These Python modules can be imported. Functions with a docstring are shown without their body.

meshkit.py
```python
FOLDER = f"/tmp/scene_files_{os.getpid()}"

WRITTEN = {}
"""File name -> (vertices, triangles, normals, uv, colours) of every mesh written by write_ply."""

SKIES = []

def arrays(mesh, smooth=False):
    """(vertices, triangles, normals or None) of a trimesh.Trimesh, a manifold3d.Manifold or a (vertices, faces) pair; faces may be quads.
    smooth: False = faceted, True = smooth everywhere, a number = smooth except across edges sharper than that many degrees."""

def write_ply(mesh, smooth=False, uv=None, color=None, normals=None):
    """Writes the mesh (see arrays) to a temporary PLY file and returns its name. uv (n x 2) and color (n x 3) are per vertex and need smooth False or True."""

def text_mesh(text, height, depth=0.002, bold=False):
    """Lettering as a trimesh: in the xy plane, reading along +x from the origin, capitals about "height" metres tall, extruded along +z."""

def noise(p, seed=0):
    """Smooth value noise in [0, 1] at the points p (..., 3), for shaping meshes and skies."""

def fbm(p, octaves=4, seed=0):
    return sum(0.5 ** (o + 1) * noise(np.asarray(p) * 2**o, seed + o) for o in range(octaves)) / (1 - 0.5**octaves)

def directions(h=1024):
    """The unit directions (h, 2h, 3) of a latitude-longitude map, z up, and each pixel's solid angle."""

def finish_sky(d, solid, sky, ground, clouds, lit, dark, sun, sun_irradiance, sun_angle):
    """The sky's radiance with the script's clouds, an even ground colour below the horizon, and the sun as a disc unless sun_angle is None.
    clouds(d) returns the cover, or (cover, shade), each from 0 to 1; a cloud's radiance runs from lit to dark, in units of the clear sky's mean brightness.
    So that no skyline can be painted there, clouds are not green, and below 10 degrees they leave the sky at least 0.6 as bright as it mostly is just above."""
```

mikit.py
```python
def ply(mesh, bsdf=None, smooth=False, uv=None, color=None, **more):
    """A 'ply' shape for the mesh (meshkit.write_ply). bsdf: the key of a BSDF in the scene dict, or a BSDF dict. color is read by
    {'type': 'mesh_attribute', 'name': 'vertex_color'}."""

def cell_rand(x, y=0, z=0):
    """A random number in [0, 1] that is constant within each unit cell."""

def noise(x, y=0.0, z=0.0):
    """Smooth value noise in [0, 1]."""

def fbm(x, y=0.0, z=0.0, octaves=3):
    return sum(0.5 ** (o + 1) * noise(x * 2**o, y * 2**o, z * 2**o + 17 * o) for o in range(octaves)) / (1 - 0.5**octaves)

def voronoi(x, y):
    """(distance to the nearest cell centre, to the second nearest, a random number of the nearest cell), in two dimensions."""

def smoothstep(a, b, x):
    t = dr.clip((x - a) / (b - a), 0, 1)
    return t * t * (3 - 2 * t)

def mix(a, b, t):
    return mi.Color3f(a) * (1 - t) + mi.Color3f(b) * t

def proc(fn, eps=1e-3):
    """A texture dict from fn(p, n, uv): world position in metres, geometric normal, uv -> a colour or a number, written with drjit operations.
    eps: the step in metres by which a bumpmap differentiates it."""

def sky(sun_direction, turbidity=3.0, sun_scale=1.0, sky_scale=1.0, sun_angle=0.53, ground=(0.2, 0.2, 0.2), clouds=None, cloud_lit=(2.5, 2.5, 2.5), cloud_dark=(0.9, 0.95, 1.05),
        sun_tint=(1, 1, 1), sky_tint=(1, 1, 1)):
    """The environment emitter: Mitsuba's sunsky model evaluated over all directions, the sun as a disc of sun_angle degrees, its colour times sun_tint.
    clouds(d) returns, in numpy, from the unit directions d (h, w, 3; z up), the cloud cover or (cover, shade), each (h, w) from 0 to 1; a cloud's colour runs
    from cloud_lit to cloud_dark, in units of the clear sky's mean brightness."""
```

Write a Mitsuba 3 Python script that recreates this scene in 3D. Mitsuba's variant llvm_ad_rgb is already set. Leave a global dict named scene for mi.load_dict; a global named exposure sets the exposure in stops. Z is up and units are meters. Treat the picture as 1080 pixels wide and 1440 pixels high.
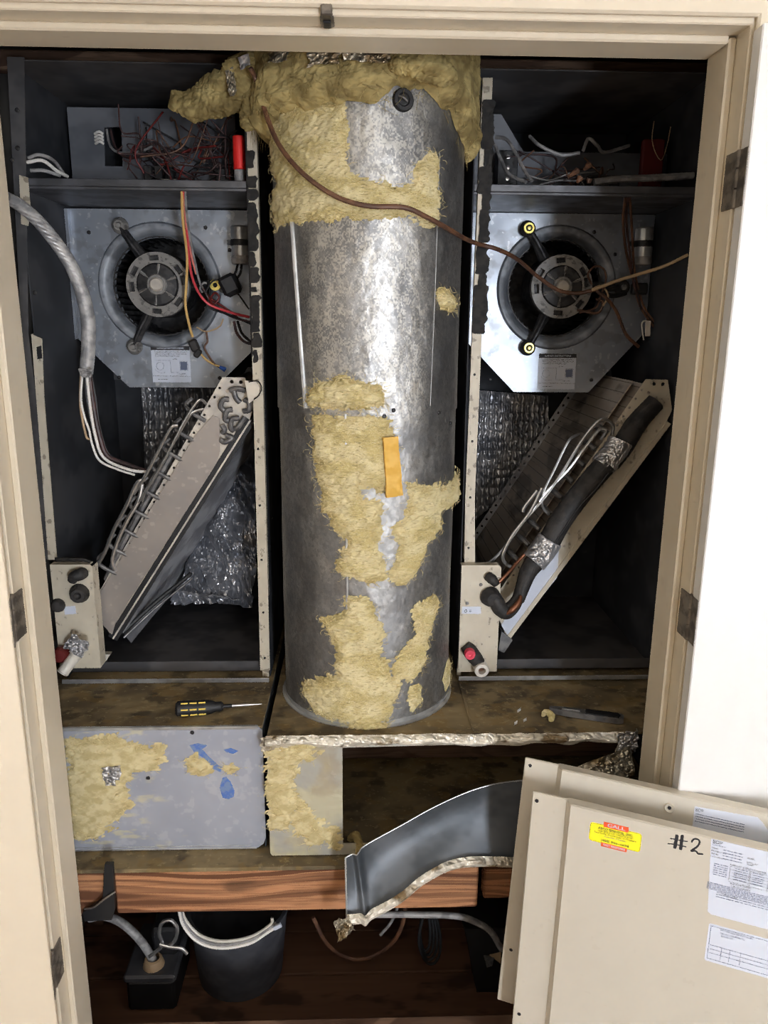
import math, numpy as np, trimesh, shapely, drjit as dr, mitsuba as mi, mikit, meshkit
from shapely.geometry import Polygon, Point, LineString
from mikit import noise, fbm, voronoi, cell_rand, smoothstep, mix
T = mi.ScalarTransform4f
scene, labels = {}, {}

# ------------------------------------------------------------------ camera, lights, exposure
PITCH, YAW, ROLL = math.radians(13.726), math.radians(1.984), math.radians(.431)
fw = np.array([math.sin(YAW) * math.cos(PITCH), math.cos(YAW) * math.cos(PITCH), -math.sin(PITCH)])
rt = np.cross(fw, [0, 0, 1]); rt /= np.linalg.norm(rt)
up0 = np.cross(rt, fw)
up = -math.sin(ROLL) * rt + math.cos(ROLL) * up0
EYE = np.array([.003, -1.466, 1.575])
scene['camera'] = dict(type='perspective', fov=2 * math.degrees(math.atan(540 / 1081)), fov_axis='x', near_clip=.02, far_clip=50.,
                       to_world=T().look_at(origin=EYE.tolist(), target=(EYE + fw).tolist(), up=up.tolist()))
exposure = -0.62
SIDELIGHT = (108., 116., 128.)      # daylight through the narrow glazed sidelight at the far end of the room
FILL_WINDOW = (1.9, 2.0, 2.2)         # soft fill light: unseen window added on the right wall
LAMP = (3.6, 3.0, 2.2)          # warm ceiling lamp


def emitter(c):
    return {'type': 'area', 'radiance': {'type': 'rgb', 'value': list(c)}}


# ------------------------------------------------------------------ materials
def rgb(c):
    return {'type': 'rgb', 'value': [float(x) for x in c]}


def srgb(r, g, b):
    return tuple(((x / 255 + .055) / 1.055) ** 2.4 if x > 10 else x / 255 / 12.92 for x in (r, g, b))


def pr(color, rough=.5, metal=0., spec=.5, bump=None, bscale=1., eps=1e-3, **kw):
    c = rgb(color) if isinstance(color, (tuple, list)) else mikit.proc(color)
    r = rough if isinstance(rough, float) else mikit.proc(rough)
    d = {'type': 'principled', 'base_color': c, 'roughness': r, 'metallic': float(metal), 'specular': float(spec), **kw}
    if bump is not None:
        d = {'type': 'bumpmap', 'scale': float(bscale), 'arbitrary': mikit.proc(bump, eps), 'bsdf': d}
    return {'type': 'twosided', 'bsdf': d}


def mottled(a, b, s, lo=.35, hi=.65, oct=4):
    return lambda p, n, uv: mix(a, b, smoothstep(lo, hi, fbm(p.x * s, p.y * s, p.z * s, oct)))


DUCT = (.0256, .3404, .2064)


def galv_color(p, n, uv):
    a = dr.atan2(p.x - DUCT[0], DUCT[1] - p.y) * DUCT[2]
    f, s, r = voronoi(a * 190 + fbm(a * 300, p.z * 300) * 1.5, p.z * 130)
    base = mix(srgb(140, 140, 139), srgb(168, 167, 165), r)
    big = fbm(a * 14, p.z * 9, 3.0, 4)
    base = mix(base, srgb(118, 119, 121), smoothstep(.42, .7, big) * .7)
    # pale zinc bloom, in flecks, on the upper section where the wrap was torn off
    fl = noise(a * 380 + 5, p.z * 330) * .55 + fbm(a * 60, p.z * 45, 9.0, 3) * .6
    w = smoothstep(1.36, 1.44, p.z + .06 * fbm(a * 20, 1.0, 2.0, 3)) * smoothstep(.155, .10, a) * smoothstep(-.17, -.12, a)
    return mix(base, srgb(212, 209, 200), smoothstep(.46, .78, fl) * (.05 + .46 * w))


def galv_rough(p, n, uv):
    a = dr.atan2(p.x - DUCT[0], DUCT[1] - p.y) * DUCT[2]
    f, s, r = voronoi(a * 120, p.z * 75)
    return .40 + .07 * r + .10 * smoothstep(.4, .7, fbm(a * 30, p.z * 22, 1.0, 3))


def galv_bump(p, n, uv):
    a = dr.atan2(p.x - DUCT[0], DUCT[1] - p.y) * DUCT[2]
    return fbm(a * 55, p.z * 40, 2.0, 3)


def fiber_color(p, n, uv):
    q = fbm(p.x * 26, p.y * 26, p.z * 32, 3)
    s = fbm(p.x * 150, p.y * 150, p.z * 420, 3)
    c = mix(srgb(190, 174, 120), srgb(212, 199, 154), smoothstep(.35, .65, q))
    c = mix(c, srgb(138, 120, 74), smoothstep(.56, .72, s) * .6)
    return mix(c, srgb(232, 222, 188), smoothstep(.55, .8, noise(p.x * 420, p.y * 420, p.z * 900)) * .45)


def wool_bump(p, n, uv):
    return fbm(p.x * 110, p.y * 110, p.z * 330, 3) + .6 * fbm(p.x * 40 + 9, p.y * 40, p.z * 60, 3)


def shaded_old_fiber_color(p, n, uv):  # brown old wool, darkened further for the shade at the duct top
    q = fbm(p.x * 22, p.y * 22, p.z * 26, 4)
    c = mix(srgb(132, 116, 76), srgb(182, 164, 112), smoothstep(.35, .65, q))
    return mix(c, srgb(88, 76, 54), smoothstep(.5, .8, fbm(p.x * 34, p.y * 34, p.z * 90, 4)) * .45)


def box_face(p, n, uv):
    """Painted grey galvanised plenum with shreds of yellow glass wool glued on it and a blue marker smear."""
    t = fbm(p.x * 16 + 3, p.z * 30, 1.0, 4)
    base = mix(srgb(150, 155, 168), srgb(176, 180, 190), fbm(p.x * 9, p.z * 9, 5.0, 4))
    base = mix(base, srgb(192, 194, 198), smoothstep(.6, .75, fbm(p.x * 60, p.z * 60, 3.0, 3)) * .35)
    return mix(base, srgb(204, 198, 164), smoothstep(.58, .74, fbm(p.x * 24, p.z * 70, 8.0, 4)) * smoothstep(-.44, -.52, p.x + (t - .5) * .2) * .6)


def deck_color(p, n, uv):
    q = fbm(p.x * 9, p.y * 12, 4.0, 4)
    c = mix(srgb(100, 88, 68), srgb(134, 118, 88), smoothstep(.35, .65, q))
    c = mix(c, srgb(66, 58, 48), smoothstep(.5, .72, fbm(p.x * 22 + 7, p.y * 26, 1.0, 4)) * .7)
    c = mix(c, srgb(128, 104, 60), smoothstep(.56, .7, fbm(p.x * 30 + 2, p.y * 34, 5.0, 4)) * .45)
    return mix(c, srgb(158, 146, 112), smoothstep(.66, .78, fbm(p.x * 90, p.y * 120, 8.0, 3)) * .4)


def wood(light, dark, sx=2.2, sz=42., seed=0.):
    def f(p, n, uv):
        w = fbm(p.x * sx * 2 + seed, p.y * 6, p.z * 9, 3)
        g = noise(p.x * 1.2 + seed, (p.y * .7 + p.z) * sz + w * 9, 1.0)
        fine = fbm(p.x * 16, p.y * 260, p.z * 300 + seed, 2)
        c = mix(light, dark, smoothstep(.46, .7, g))
        c = mix(c, dark, smoothstep(.5, .72, noise(p.x * 2.2 + 3, (p.y * .7 + p.z) * sz * 2.7 + w * 22, 4.0)) * .55)
        c = mix(c, dark, smoothstep(.5, .75, fine) * .4)
        return mix(c, srgb(58, 40, 30), smoothstep(.66, .82, fbm(p.x * 7 + seed, p.y * 7, p.z * 16, 4)) * .6)
    return f


def old_paint(p, n, uv):
    c = mix(srgb(208, 197, 177), srgb(202, 191, 170), fbm(p.x * 6, p.y * 6, p.z * 5, 4))
    return mix(c, srgb(182, 170, 148), smoothstep(.66, .8, fbm(p.x * 38, p.y * 38, p.z * 24, 4)) * .25)


def flange_color(p, n, uv):
    c = mix(srgb(206, 197, 178), srgb(184, 174, 154), fbm(p.x * 30, p.y * 30, p.z * 18, 4))
    return mix(c, srgb(110, 98, 84), smoothstep(.64, .76, fbm(p.x * 80, p.y * 60, p.z * 50, 4)) * .7)


def plate_color(p, n, uv):
    c = mix(srgb(146, 154, 166), srgb(172, 178, 186), fbm(p.x * 8, p.z * 8, 2.0, 4))
    c = mix(c, srgb(122, 124, 128), smoothstep(.56, .72, fbm(p.x * 24, p.z * 24, 6.0, 4)) * .5)
    return mix(c, srgb(212, 214, 216), smoothstep(.7, .8, fbm(p.x * 90, p.z * 90, 1.0, 3)) * .5)


def dusty_metal(p, n, uv):
    c = mix(srgb(112, 110, 108), srgb(146, 143, 138), fbm(p.x * 40, p.y * 40, p.z * 40, 4))
    return mix(c, srgb(70, 68, 66), smoothstep(.56, .7, fbm(p.x * 90, p.y * 90, p.z * 90, 3)) * .7)


def cover_color(p, n, uv):
    c = mix(srgb(168, 158, 148), srgb(142, 136, 132), fbm(p.x * 14, p.y * 14, p.z * 14, 4))
    return mix(c, srgb(196, 188, 178), smoothstep(.62, .76, fbm(p.x * 60, p.y * 60, p.z * 60, 3)) * .4)


def fin_color(p, n, uv):
    d = (p.x * .57 + p.z * .82) * 34
    line = smoothstep(.08, .0, dr.abs(d - dr.floor(d) - .5))
    c = mix(srgb(168, 156, 142), srgb(198, 186, 172), fbm(p.x * 12, p.y * 5, p.z * 12, 3))
    c = mix(c, srgb(78, 70, 62), smoothstep(.52, .7, fbm(p.x * 18, p.y * 8, p.z * 18, 4)) * .7)
    return mix(c, srgb(60, 56, 52), line * .6)


def fin_bump(p, n, uv):
    return dr.sin(p.y * 2500.) * .5 + .5


def crumple(p, n, uv):
    f, s, r = voronoi(p.x * 42 + p.y * 20, p.z * 42 + p.y * 26)
    f2, s2, r2 = voronoi(p.x * 105 + 3 + p.y * 60, p.z * 95 + p.y * 30)
    return (s - f) * .6 + (s2 - f2) * .3 + fbm(p.x * 20, p.y * 20, p.z * 20, 3)


def panel_color(p, n, uv):
    c = mix(srgb(196, 189, 175), srgb(190, 183, 168), fbm(p.x * 5, p.y * 5, p.z * 5, 3))
    return mix(c, srgb(172, 162, 144), smoothstep(.72, .82, fbm(p.x * 70, p.y * 70, p.z * 60, 3)) * .15)


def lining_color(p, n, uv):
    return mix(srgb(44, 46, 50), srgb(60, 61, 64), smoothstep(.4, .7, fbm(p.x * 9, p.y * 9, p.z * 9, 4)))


def brown_marks(p, n, uv):
    c = mix(srgb(76, 54, 42), srgb(104, 76, 58), fbm(p.x * 4, p.y * 60, p.z * 40, 3))
    return mix(c, srgb(48, 36, 30), smoothstep(.55, .72, fbm(p.x * 9, p.y * 22, 2.0, 4)) * .8)


def box2_face(p, n, uv):
    t = fbm(p.x * 14 + 3, p.z * 16, 1.0, 5)
    c = mix(srgb(168, 166, 156), srgb(186, 180, 154), smoothstep(.35, .65, t))
    c = mix(c, srgb(196, 186, 140), smoothstep(.42, .66, fbm(p.x * 17, p.z * 17, 7.0, 5)) * smoothstep(-.06, -.15, p.x + (t - .5) * .16) * (.5 + .5 * fbm(p.x * 120, p.z * 300, 1.0, 3)))
    return mix(c, srgb(150, 134, 108), smoothstep(.55, .78, fbm(p.x * 15 + 9, p.z * 15, 4.0, 5)) * .5)


M = dict(
    trim_paint=pr(old_paint, .42, bump=lambda p, n, uv: fbm(p.x * 120, p.y * 120, p.z * 30, 3), bscale=.0003),
    wall_paint=pr(srgb(238, 234, 226), .6),
    door_paint=pr(srgb(217, 216, 213), .42),
    cream_door=pr(srgb(220, 207, 184), .45),
    ceiling_paint=pr(srgb(240, 236, 228), .8),
    carpet=pr(srgb(150, 132, 114), .95, spec=.1),
    dark_wall=pr(mottled(srgb(84, 80, 76), srgb(100, 95, 88), 4.), .9, spec=.2),
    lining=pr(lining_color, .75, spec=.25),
    cabinet_metal=pr(mottled(srgb(70, 70, 72), srgb(92, 90, 90), 14.), .5, .3),
    flange=pr(flange_color, .5),
    tar=pr(mottled(srgb(20, 19, 19), srgb(38, 35, 32), 60.), .75, bump=lambda p, n, uv: fbm(p.x * 160, p.y * 160, p.z * 160, 3), bscale=.004),
    shaded_shelf_metal=pr(mottled(srgb(96, 97, 102), srgb(76, 77, 80), 22.), .45, .5),  # darkened together with the control panels to paint in their shade
    plate=pr(plate_color, .36, .55, bump=lambda p, n, uv: fbm(p.x * 10, p.y * 10, p.z * 10, 3), bscale=.006),
    inlet=pr(mottled(srgb(92, 96, 102), srgb(142, 147, 154), 18., .4, .65), .5, .2),
    shaded_panel=pr(mottled(srgb(82, 85, 91), srgb(104, 106, 111), 14.), .5, .2),  # shade of the upper control compartment painted into the panel colour
    motor=pr(dusty_metal, .6, .3),
    dark_metal=pr(mottled(srgb(36, 36, 38), srgb(58, 57, 57), 60.), .5, .4),
    black=pr(srgb(22, 22, 24), .55),
    rubber=pr(mottled(srgb(30, 29, 29), srgb(48, 45, 43), 50.), .65),
    galv=pr(galv_color, galv_rough, .88, bump=galv_bump, bscale=.0018),
    galv_plain=pr(mottled(srgb(166, 168, 170), srgb(196, 198, 198), 30.), .3, .6),
    dull_sheet=pr(mottled(srgb(66, 71, 76), srgb(94, 98, 103), 12.), .48, .4),
    fiber=pr(fiber_color, .95, spec=.1, sheen=.4, bump=wool_bump, bscale=.006),
    pale_fiber=pr(mottled(srgb(212, 199, 156), srgb(188, 173, 126), 60.), .95, spec=.1, bump=wool_bump, bscale=.004),
    shaded_old_fiber=pr(shaded_old_fiber_color, .95, spec=.1, sheen=.3, bump=wool_bump, bscale=.006),
    strand=pr(srgb(216, 200, 150), .8, spec=.2),
    amber=pr(mottled(srgb(200, 156, 66), srgb(214, 174, 92), 40.), .8),
    foil=pr(srgb(222, 222, 224), .22, .7, bump=crumple, bscale=.012),
    dirty_foil=pr(mottled(srgb(196, 190, 174), srgb(140, 122, 92), 24., .45, .7), .3, .8, bump=crumple, bscale=.010),
    white_foil=pr(mottled(srgb(228, 222, 206), srgb(132, 112, 82), 30., .5, .72), .35, .35, bump=crumple, bscale=.010),
    quilted_foil=pr(mottled(srgb(120, 122, 128), srgb(178, 178, 180), 20.), .26, .6),
    dark_foil=pr(mottled(srgb(96, 100, 108), srgb(170, 172, 178), 8.), .22, .75, bump=crumple, bscale=.003),
    box_face=pr(box_face, .45, .25),
    box2_face=pr(box2_face, .5, .25, bump=crumple, bscale=.002),
    deck=pr(deck_color, .8, spec=.2, bump=lambda p, n, uv: fbm(p.x * 60, p.y * 60, p.z * 60, 4), bscale=.008),
    beam_wood=pr(wood(srgb(178, 128, 92), srgb(100, 65, 45), sx=1.6, sz=95.), .7, spec=.25),
    dark_wood=pr(brown_marks, .8, spec=.2),
    old_wood=pr(wood(srgb(122, 98, 80), srgb(84, 64, 52), seed=4.), .8, spec=.2),
    cover=pr(cover_color, .45, .35),
    coil_plate=pr(mottled(srgb(206, 198, 184), srgb(178, 172, 164), 26.), .45, .3),
    fins=pr(fin_color, .38, .45, bump=fin_bump, bscale=.0004),
    grey_face=pr(mottled(srgb(166, 167, 170), srgb(128, 128, 132), 16.), .45, .2),
    aluminium=pr(srgb(206, 206, 206), .28, .9),
    grey_tube=pr(mottled(srgb(98, 97, 98), srgb(128, 126, 124), 60.), .45, .5),
    copper=pr(srgb(128, 84, 62), .4, .7),
    panel=pr(panel_color, .45, bump=lambda p, n, uv: fbm(p.x * 900, p.y * 900, p.z * 900, 2), bscale=.00008),
    plate_beige=pr(flange_color, .5),
    white_label=pr(srgb(204, 210, 222), .5),
    label_grey=pr(srgb(92, 102, 126), .6),
    ink=pr(srgb(28, 28, 32), .6),
    yellow=pr(srgb(250, 238, 40), .45),
    orange_red=pr(srgb(222, 88, 50), .45),
    red=pr(srgb(226, 44, 40), .45),
    dark_red=pr(srgb(92, 26, 24), .5),
    pink=pr(srgb(214, 62, 84), .5),
    pvc=pr(srgb(206, 200, 188), .4),
    blue=pr(srgb(52, 92, 170), .5),
    blue_print=pr(mottled(srgb(76, 108, 172), srgb(112, 132, 166), 90.), .55),
    wire_red=pr(srgb(206, 70, 78), .45),
    wire_orange=pr(srgb(222, 184, 116), .45),
    wire_pink=pr(srgb(214, 130, 120), .45),
    wire_brown=pr(mottled(srgb(104, 72, 52), srgb(78, 54, 42), 40.), .45),
    wire_dark=pr(mottled(srgb(48, 36, 36), srgb(74, 52, 50), 40.), .5),
    wire_tan=pr(srgb(176, 150, 118), .5),
    wire_grey=pr(mottled(srgb(150, 148, 146), srgb(112, 110, 110), 50.), .45),
    conduit=pr(mottled(srgb(200, 198, 196), srgb(150, 150, 152), 40.), .4, .2, bump=lambda p, n, uv: dr.sin(p.z * 700. + p.x * 260.), bscale=.0006),
    brass=pr(srgb(214, 196, 110), .35, .7),
    hinge_metal=pr(mottled(srgb(120, 112, 102), srgb(84, 78, 72), 60.), .45, .5),
    bucket_plastic=pr(mottled(srgb(54, 55, 60), srgb(68, 69, 73), 20.), .5),
    white_cable=pr(srgb(226, 222, 214), .5),
    tool_yellow=pr(srgb(224, 196, 92), .5),
)
for k, v in M.items():
    scene['mat_' + k] = v

# ------------------------------------------------------------------ helpers


def numbered(key):
    if key not in taken:
        taken.add(key)
        return key
    i = 1
    while f'{key}_{i:03d}' in taken:
        i += 1
    taken.add(f'{key}_{i:03d}')
    return f'{key}_{i:03d}'


taken = set()


def tag(key, label=None, cat=None, group=None, kind=None):
    d = labels.setdefault(key, {})
    for k, v in (('label', label), ('category', cat), ('group', group), ('kind', kind)):
        if v:
            d[k] = v
    return key


def thing(name, label, cat, group=None):
    return tag(numbered(name), label, cat, group)


def part(parent, name, mesh, mat, smooth=35, label=None, kind=None):
    key = numbered(parent + '__' + name)
    if isinstance(mesh, list):
        mesh = trimesh.util.concatenate(mesh)
    scene[key] = mikit.ply(mesh, 'mat_' + mat, smooth=smooth)
    if label or kind:
        tag(key, label, None, None, kind)
    return key


def solo(name, mesh, mat, label, cat, smooth=35, group=None, kind=None):
    key = numbered(name)
    if isinstance(mesh, list):
        mesh = trimesh.util.concatenate(mesh)
    scene[key] = mikit.ply(mesh, 'mat_' + mat, smooth=smooth)
    return tag(key, label, cat, group, kind)


def struct(name, mesh, mat, smooth=False):
    key = numbered(name)
    if isinstance(mesh, list):
        mesh = trimesh.util.concatenate(mesh)
    scene[key] = mikit.ply(mesh, 'mat_' + mat, smooth=smooth)
    return tag(key, kind='structure')


def cbox(x0, x1, y0, y1, z0, z1, c=.0015):
    """A box with chamfered edges."""
    c = min(c, (x1 - x0) * .3, (y1 - y0) * .3, (z1 - z0) * .3)
    pts = []
    for sx, X, dx in ((0, x0, c), (1, x1, -c)):
        for Y, dy in ((y0, c), (y1, -c)):
            for Z, dz in ((z0, c), (z1, -c)):
                pts += [(X, Y + dy, Z + dz), (X + dx, Y, Z + dz), (X + dx, Y + dy, Z)]
    return trimesh.convex.convex_hull(np.array(pts))


def place(mesh, o, x, y, z):
    m = mesh.copy()
    A = np.eye(4)
    A[:3, 0], A[:3, 1], A[:3, 2], A[:3, 3] = x, y, z, o
    m.apply_transform(A)
    return m


def ext(poly, y0, y1):
    """A polygon drawn in x and z, extruded from y0 to y1."""
    poly = poly if isinstance(poly, shapely.Geometry) else Polygon(poly).buffer(0)
    ms = [trimesh.creation.extrude_polygon(g, y1 - y0, engine='earcut') for g in getattr(poly, 'geoms', [poly]) if isinstance(g, Polygon) and g.area > 1e-8]
    m = trimesh.util.concatenate(ms)
    v = m.vertices
    return trimesh.Trimesh(np.stack([v[:, 0], y0 + v[:, 2], v[:, 1]], 1), m.faces[:, ::-1], process=False)


def slab(poly, z0, z1):
    """A polygon drawn in x and y, extruded upwards."""
    m = trimesh.creation.extrude_polygon(Polygon(poly).buffer(0), z1 - z0, engine='earcut')
    m.apply_translation([0, 0, z0])
    return m


def catmull(pts, n=8):
    p = np.asarray(pts, float)
    if len(p) < 3:
        return p
    q = np.vstack([2 * p[0] - p[1], p, 2 * p[-1] - p[-2]])
    out = []
    for i in range(1, len(q) - 2):
        t = np.linspace(0, 1, n, endpoint=False)[:, None]
        a, b, c, d = q[i - 1], q[i], q[i + 1], q[i + 2]
        out.append(.5 * (2 * b + (c - a) * t + (2 * a - 5 * b + 4 * c - d) * t ** 2 + (3 * b - a - 3 * c + d) * t ** 3))
    return np.vstack(out + [p[-1:]])


def tube(pts, r, sides=8, n=8, smooth=True, cap=True):
    p = catmull(pts, n) if smooth else np.asarray(pts, float)
    r = np.interp(np.linspace(0, 1, len(p)), np.linspace(0, 1, len(np.atleast_1d(r))), np.atleast_1d(r))
    t = np.gradient(p, axis=0)
    t /= np.linalg.norm(t, axis=1, keepdims=True) + 1e-12
    a = np.cross(t[0], [0, 0, 1.] if abs(t[0, 2]) < .9 else [1., 0, 0])
    A = []
    for k in range(len(p)):
        a = a - t[k] * (a @ t[k]); a /= np.linalg.norm(a) + 1e-12
        A.append(a)
    A = np.array(A)
    B = np.cross(t, A)
    th = np.arange(sides) * 2 * np.pi / sides
    v = p[:, None] + r[:, None, None] * (np.cos(th)[None, :, None] * A[:, None] + np.sin(th)[None, :, None] * B[:, None])
    i, j = np.meshgrid(np.arange(len(p) - 1), np.arange(sides), indexing='ij')
    q = np.stack([i * sides + j, i * sides + (j + 1) % sides, (i + 1) * sides + (j + 1) % sides, (i + 1) * sides + j], -1).reshape(-1, 4)
    f = np.vstack([q[:, [0, 1, 2]], q[:, [0, 2, 3]]])
    v = v.reshape(-1, 3)
    if cap:
        n0 = len(v)
        v = np.vstack([v, p[:1], p[-1:]])
        k = np.arange(sides)
        e = (len(p) - 1) * sides
        f = np.vstack([f, np.stack([(k + 1) % sides, k, k * 0 + n0], 1), np.stack([e + k, e + (k + 1) % sides, k * 0 + n0 + 1], 1)])
    return trimesh.Trimesh(v, f, process=False)


def lathe(profile, o, axis, sides=32):
    """Revolves (radius, height) pairs about an axis through o."""
    m = trimesh.creation.revolve(np.asarray(profile, float), sections=sides)
    z = np.asarray(axis, float); z = z / np.linalg.norm(z)
    x = np.cross(z, [0, 0, 1.] if abs(z[2]) < .9 else [1., 0, 0]); x /= np.linalg.norm(x)
    return place(m, o, x, np.cross(z, x), z)


def rod(a, b, r, sides=16, cham=.15):
    a, b = np.asarray(a, float), np.asarray(b, float)
    L = np.linalg.norm(b - a)
    c = min(r * cham, L * .3)
    return lathe([(0, 0), (r - c, 0), (r, c), (r, L - c), (r - c, L), (0, L)], a, b - a, sides)


def grid_mesh(P, close_u=False):
    """A surface from an (n, m, 3) array of points."""
    n, m = P.shape[:2]
    i, j = np.meshgrid(np.arange(n - 1 + close_u), np.arange(m - 1), indexing='ij')
    i2 = (i + 1) % n
    q = np.stack([i * m + j, i2 * m + j, i2 * m + j + 1, i * m + j + 1], -1).reshape(-1, 4)
    return trimesh.Trimesh(P.reshape(-1, 3), np.vstack([q[:, [0, 1, 2]], q[:, [0, 2, 3]]]), process=False)


def thick(P, t):
    """A sheet of thickness t from an (n, m, 3) array of points."""
    du, dv = np.gradient(P, axis=0), np.gradient(P, axis=1)
    nn = np.cross(du, dv)
    nn /= np.linalg.norm(nn, axis=2, keepdims=True) + 1e-12
    A, B = grid_mesh(P + nn * t / 2), grid_mesh(P - nn * t / 2)
    B.faces = B.faces[:, ::-1]
    n, m = P.shape[:2]
    ring = np.concatenate([np.arange(m), np.arange(1, n) * m + m - 1, (n - 1) * m + np.arange(m - 2, -1, -1), np.arange(n - 2, 0, -1) * m])
    k = np.roll(ring, -1)
    N = n * m
    f = np.vstack([np.stack([ring, ring + N, k + N], 1), np.stack([ring, k + N, k], 1)])
    return trimesh.Trimesh(np.vstack([A.vertices, B.vertices]), np.vstack([A.faces, B.faces + N, f]), process=False)


def crumpled(c, u, v, nu, nv, amp, freq, seed, t=.0006):
    """A crumpled sheet with ragged edges spanned by the vectors u and v about the centre c."""
    c, u, v = (np.asarray(x, float) for x in (c, u, v))
    s, r = np.meshgrid(np.linspace(-.5, .5, nu), np.linspace(-.5, .5, nv), indexing='ij')
    P = c + s[..., None] * u + r[..., None] * v
    w = np.cross(u, v); w /= np.linalg.norm(w)
    q = P * freq
    k = np.abs(meshkit.fbm(q, 3, seed) - .5) * 2 + .5 * np.abs(meshkit.noise(q * 2.3, seed + 9) - .5)
    edge = meshkit.noise(q * 1.7, seed + 3) - .5
    P = P + w * (k * amp)[..., None] + (np.abs(s) > .42)[..., None] * u * (edge * .2)[..., None] + (np.abs(r) > .42)[..., None] * v * (edge * .3)[..., None]
    return thick(P, t)


def blob(path, ra, rb, seed, amp, freq, nu=90, nv=56, side=(0, 1, 0)):
    """A lumpy roll along a path: half-widths ra in the plane of the path and rb along 'side'."""
    p = catmull(path, 12)
    s = np.linspace(0, 1, nu)
    p = np.stack([np.interp(s, np.linspace(0, 1, len(p)), p[:, k]) for k in range(3)], 1)
    t = np.gradient(p, axis=0); t /= np.linalg.norm(t, axis=1, keepdims=True)
    b = np.asarray(side, float) - t * (t @ np.asarray(side, float))[:, None]; b /= np.linalg.norm(b, axis=1, keepdims=True)
    a = np.cross(t, b)
    ra, rb = (np.interp(s, np.linspace(0, 1, len(x)), x) for x in (ra, rb))
    endf = np.sqrt(np.clip(1 - (2 * s - 1) ** 8, 0, 1))
    th = np.linspace(0, 2 * np.pi, nv, endpoint=False)
    P = p[None] + np.cos(th)[:, None, None] * (a * (ra * endf)[:, None])[None] + np.sin(th)[:, None, None] * (b * (rb * endf)[:, None])[None]
    d = P - p[None]
    L = np.linalg.norm(d, axis=2, keepdims=True) + 1e-9
    k = (meshkit.fbm(P * freq, 5, seed) - .5) * 2 * amp + (meshkit.noise(P * freq * 9, seed + 7) - .5) * amp * .35
    P = P + d / L * (k * endf[None])[..., None]
    return grid_mesh(P, True)


def rows(parent, name, x0, x1, zs, y, mat, h=.0012):
    """Lines of print too small to read: thin raised strips."""
    return [part(parent, name, ext([(x0, z), (x1, z), (x1, z + h), (x0, z + h)], y - .0004, y), mat, False) for z in zs]


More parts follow.
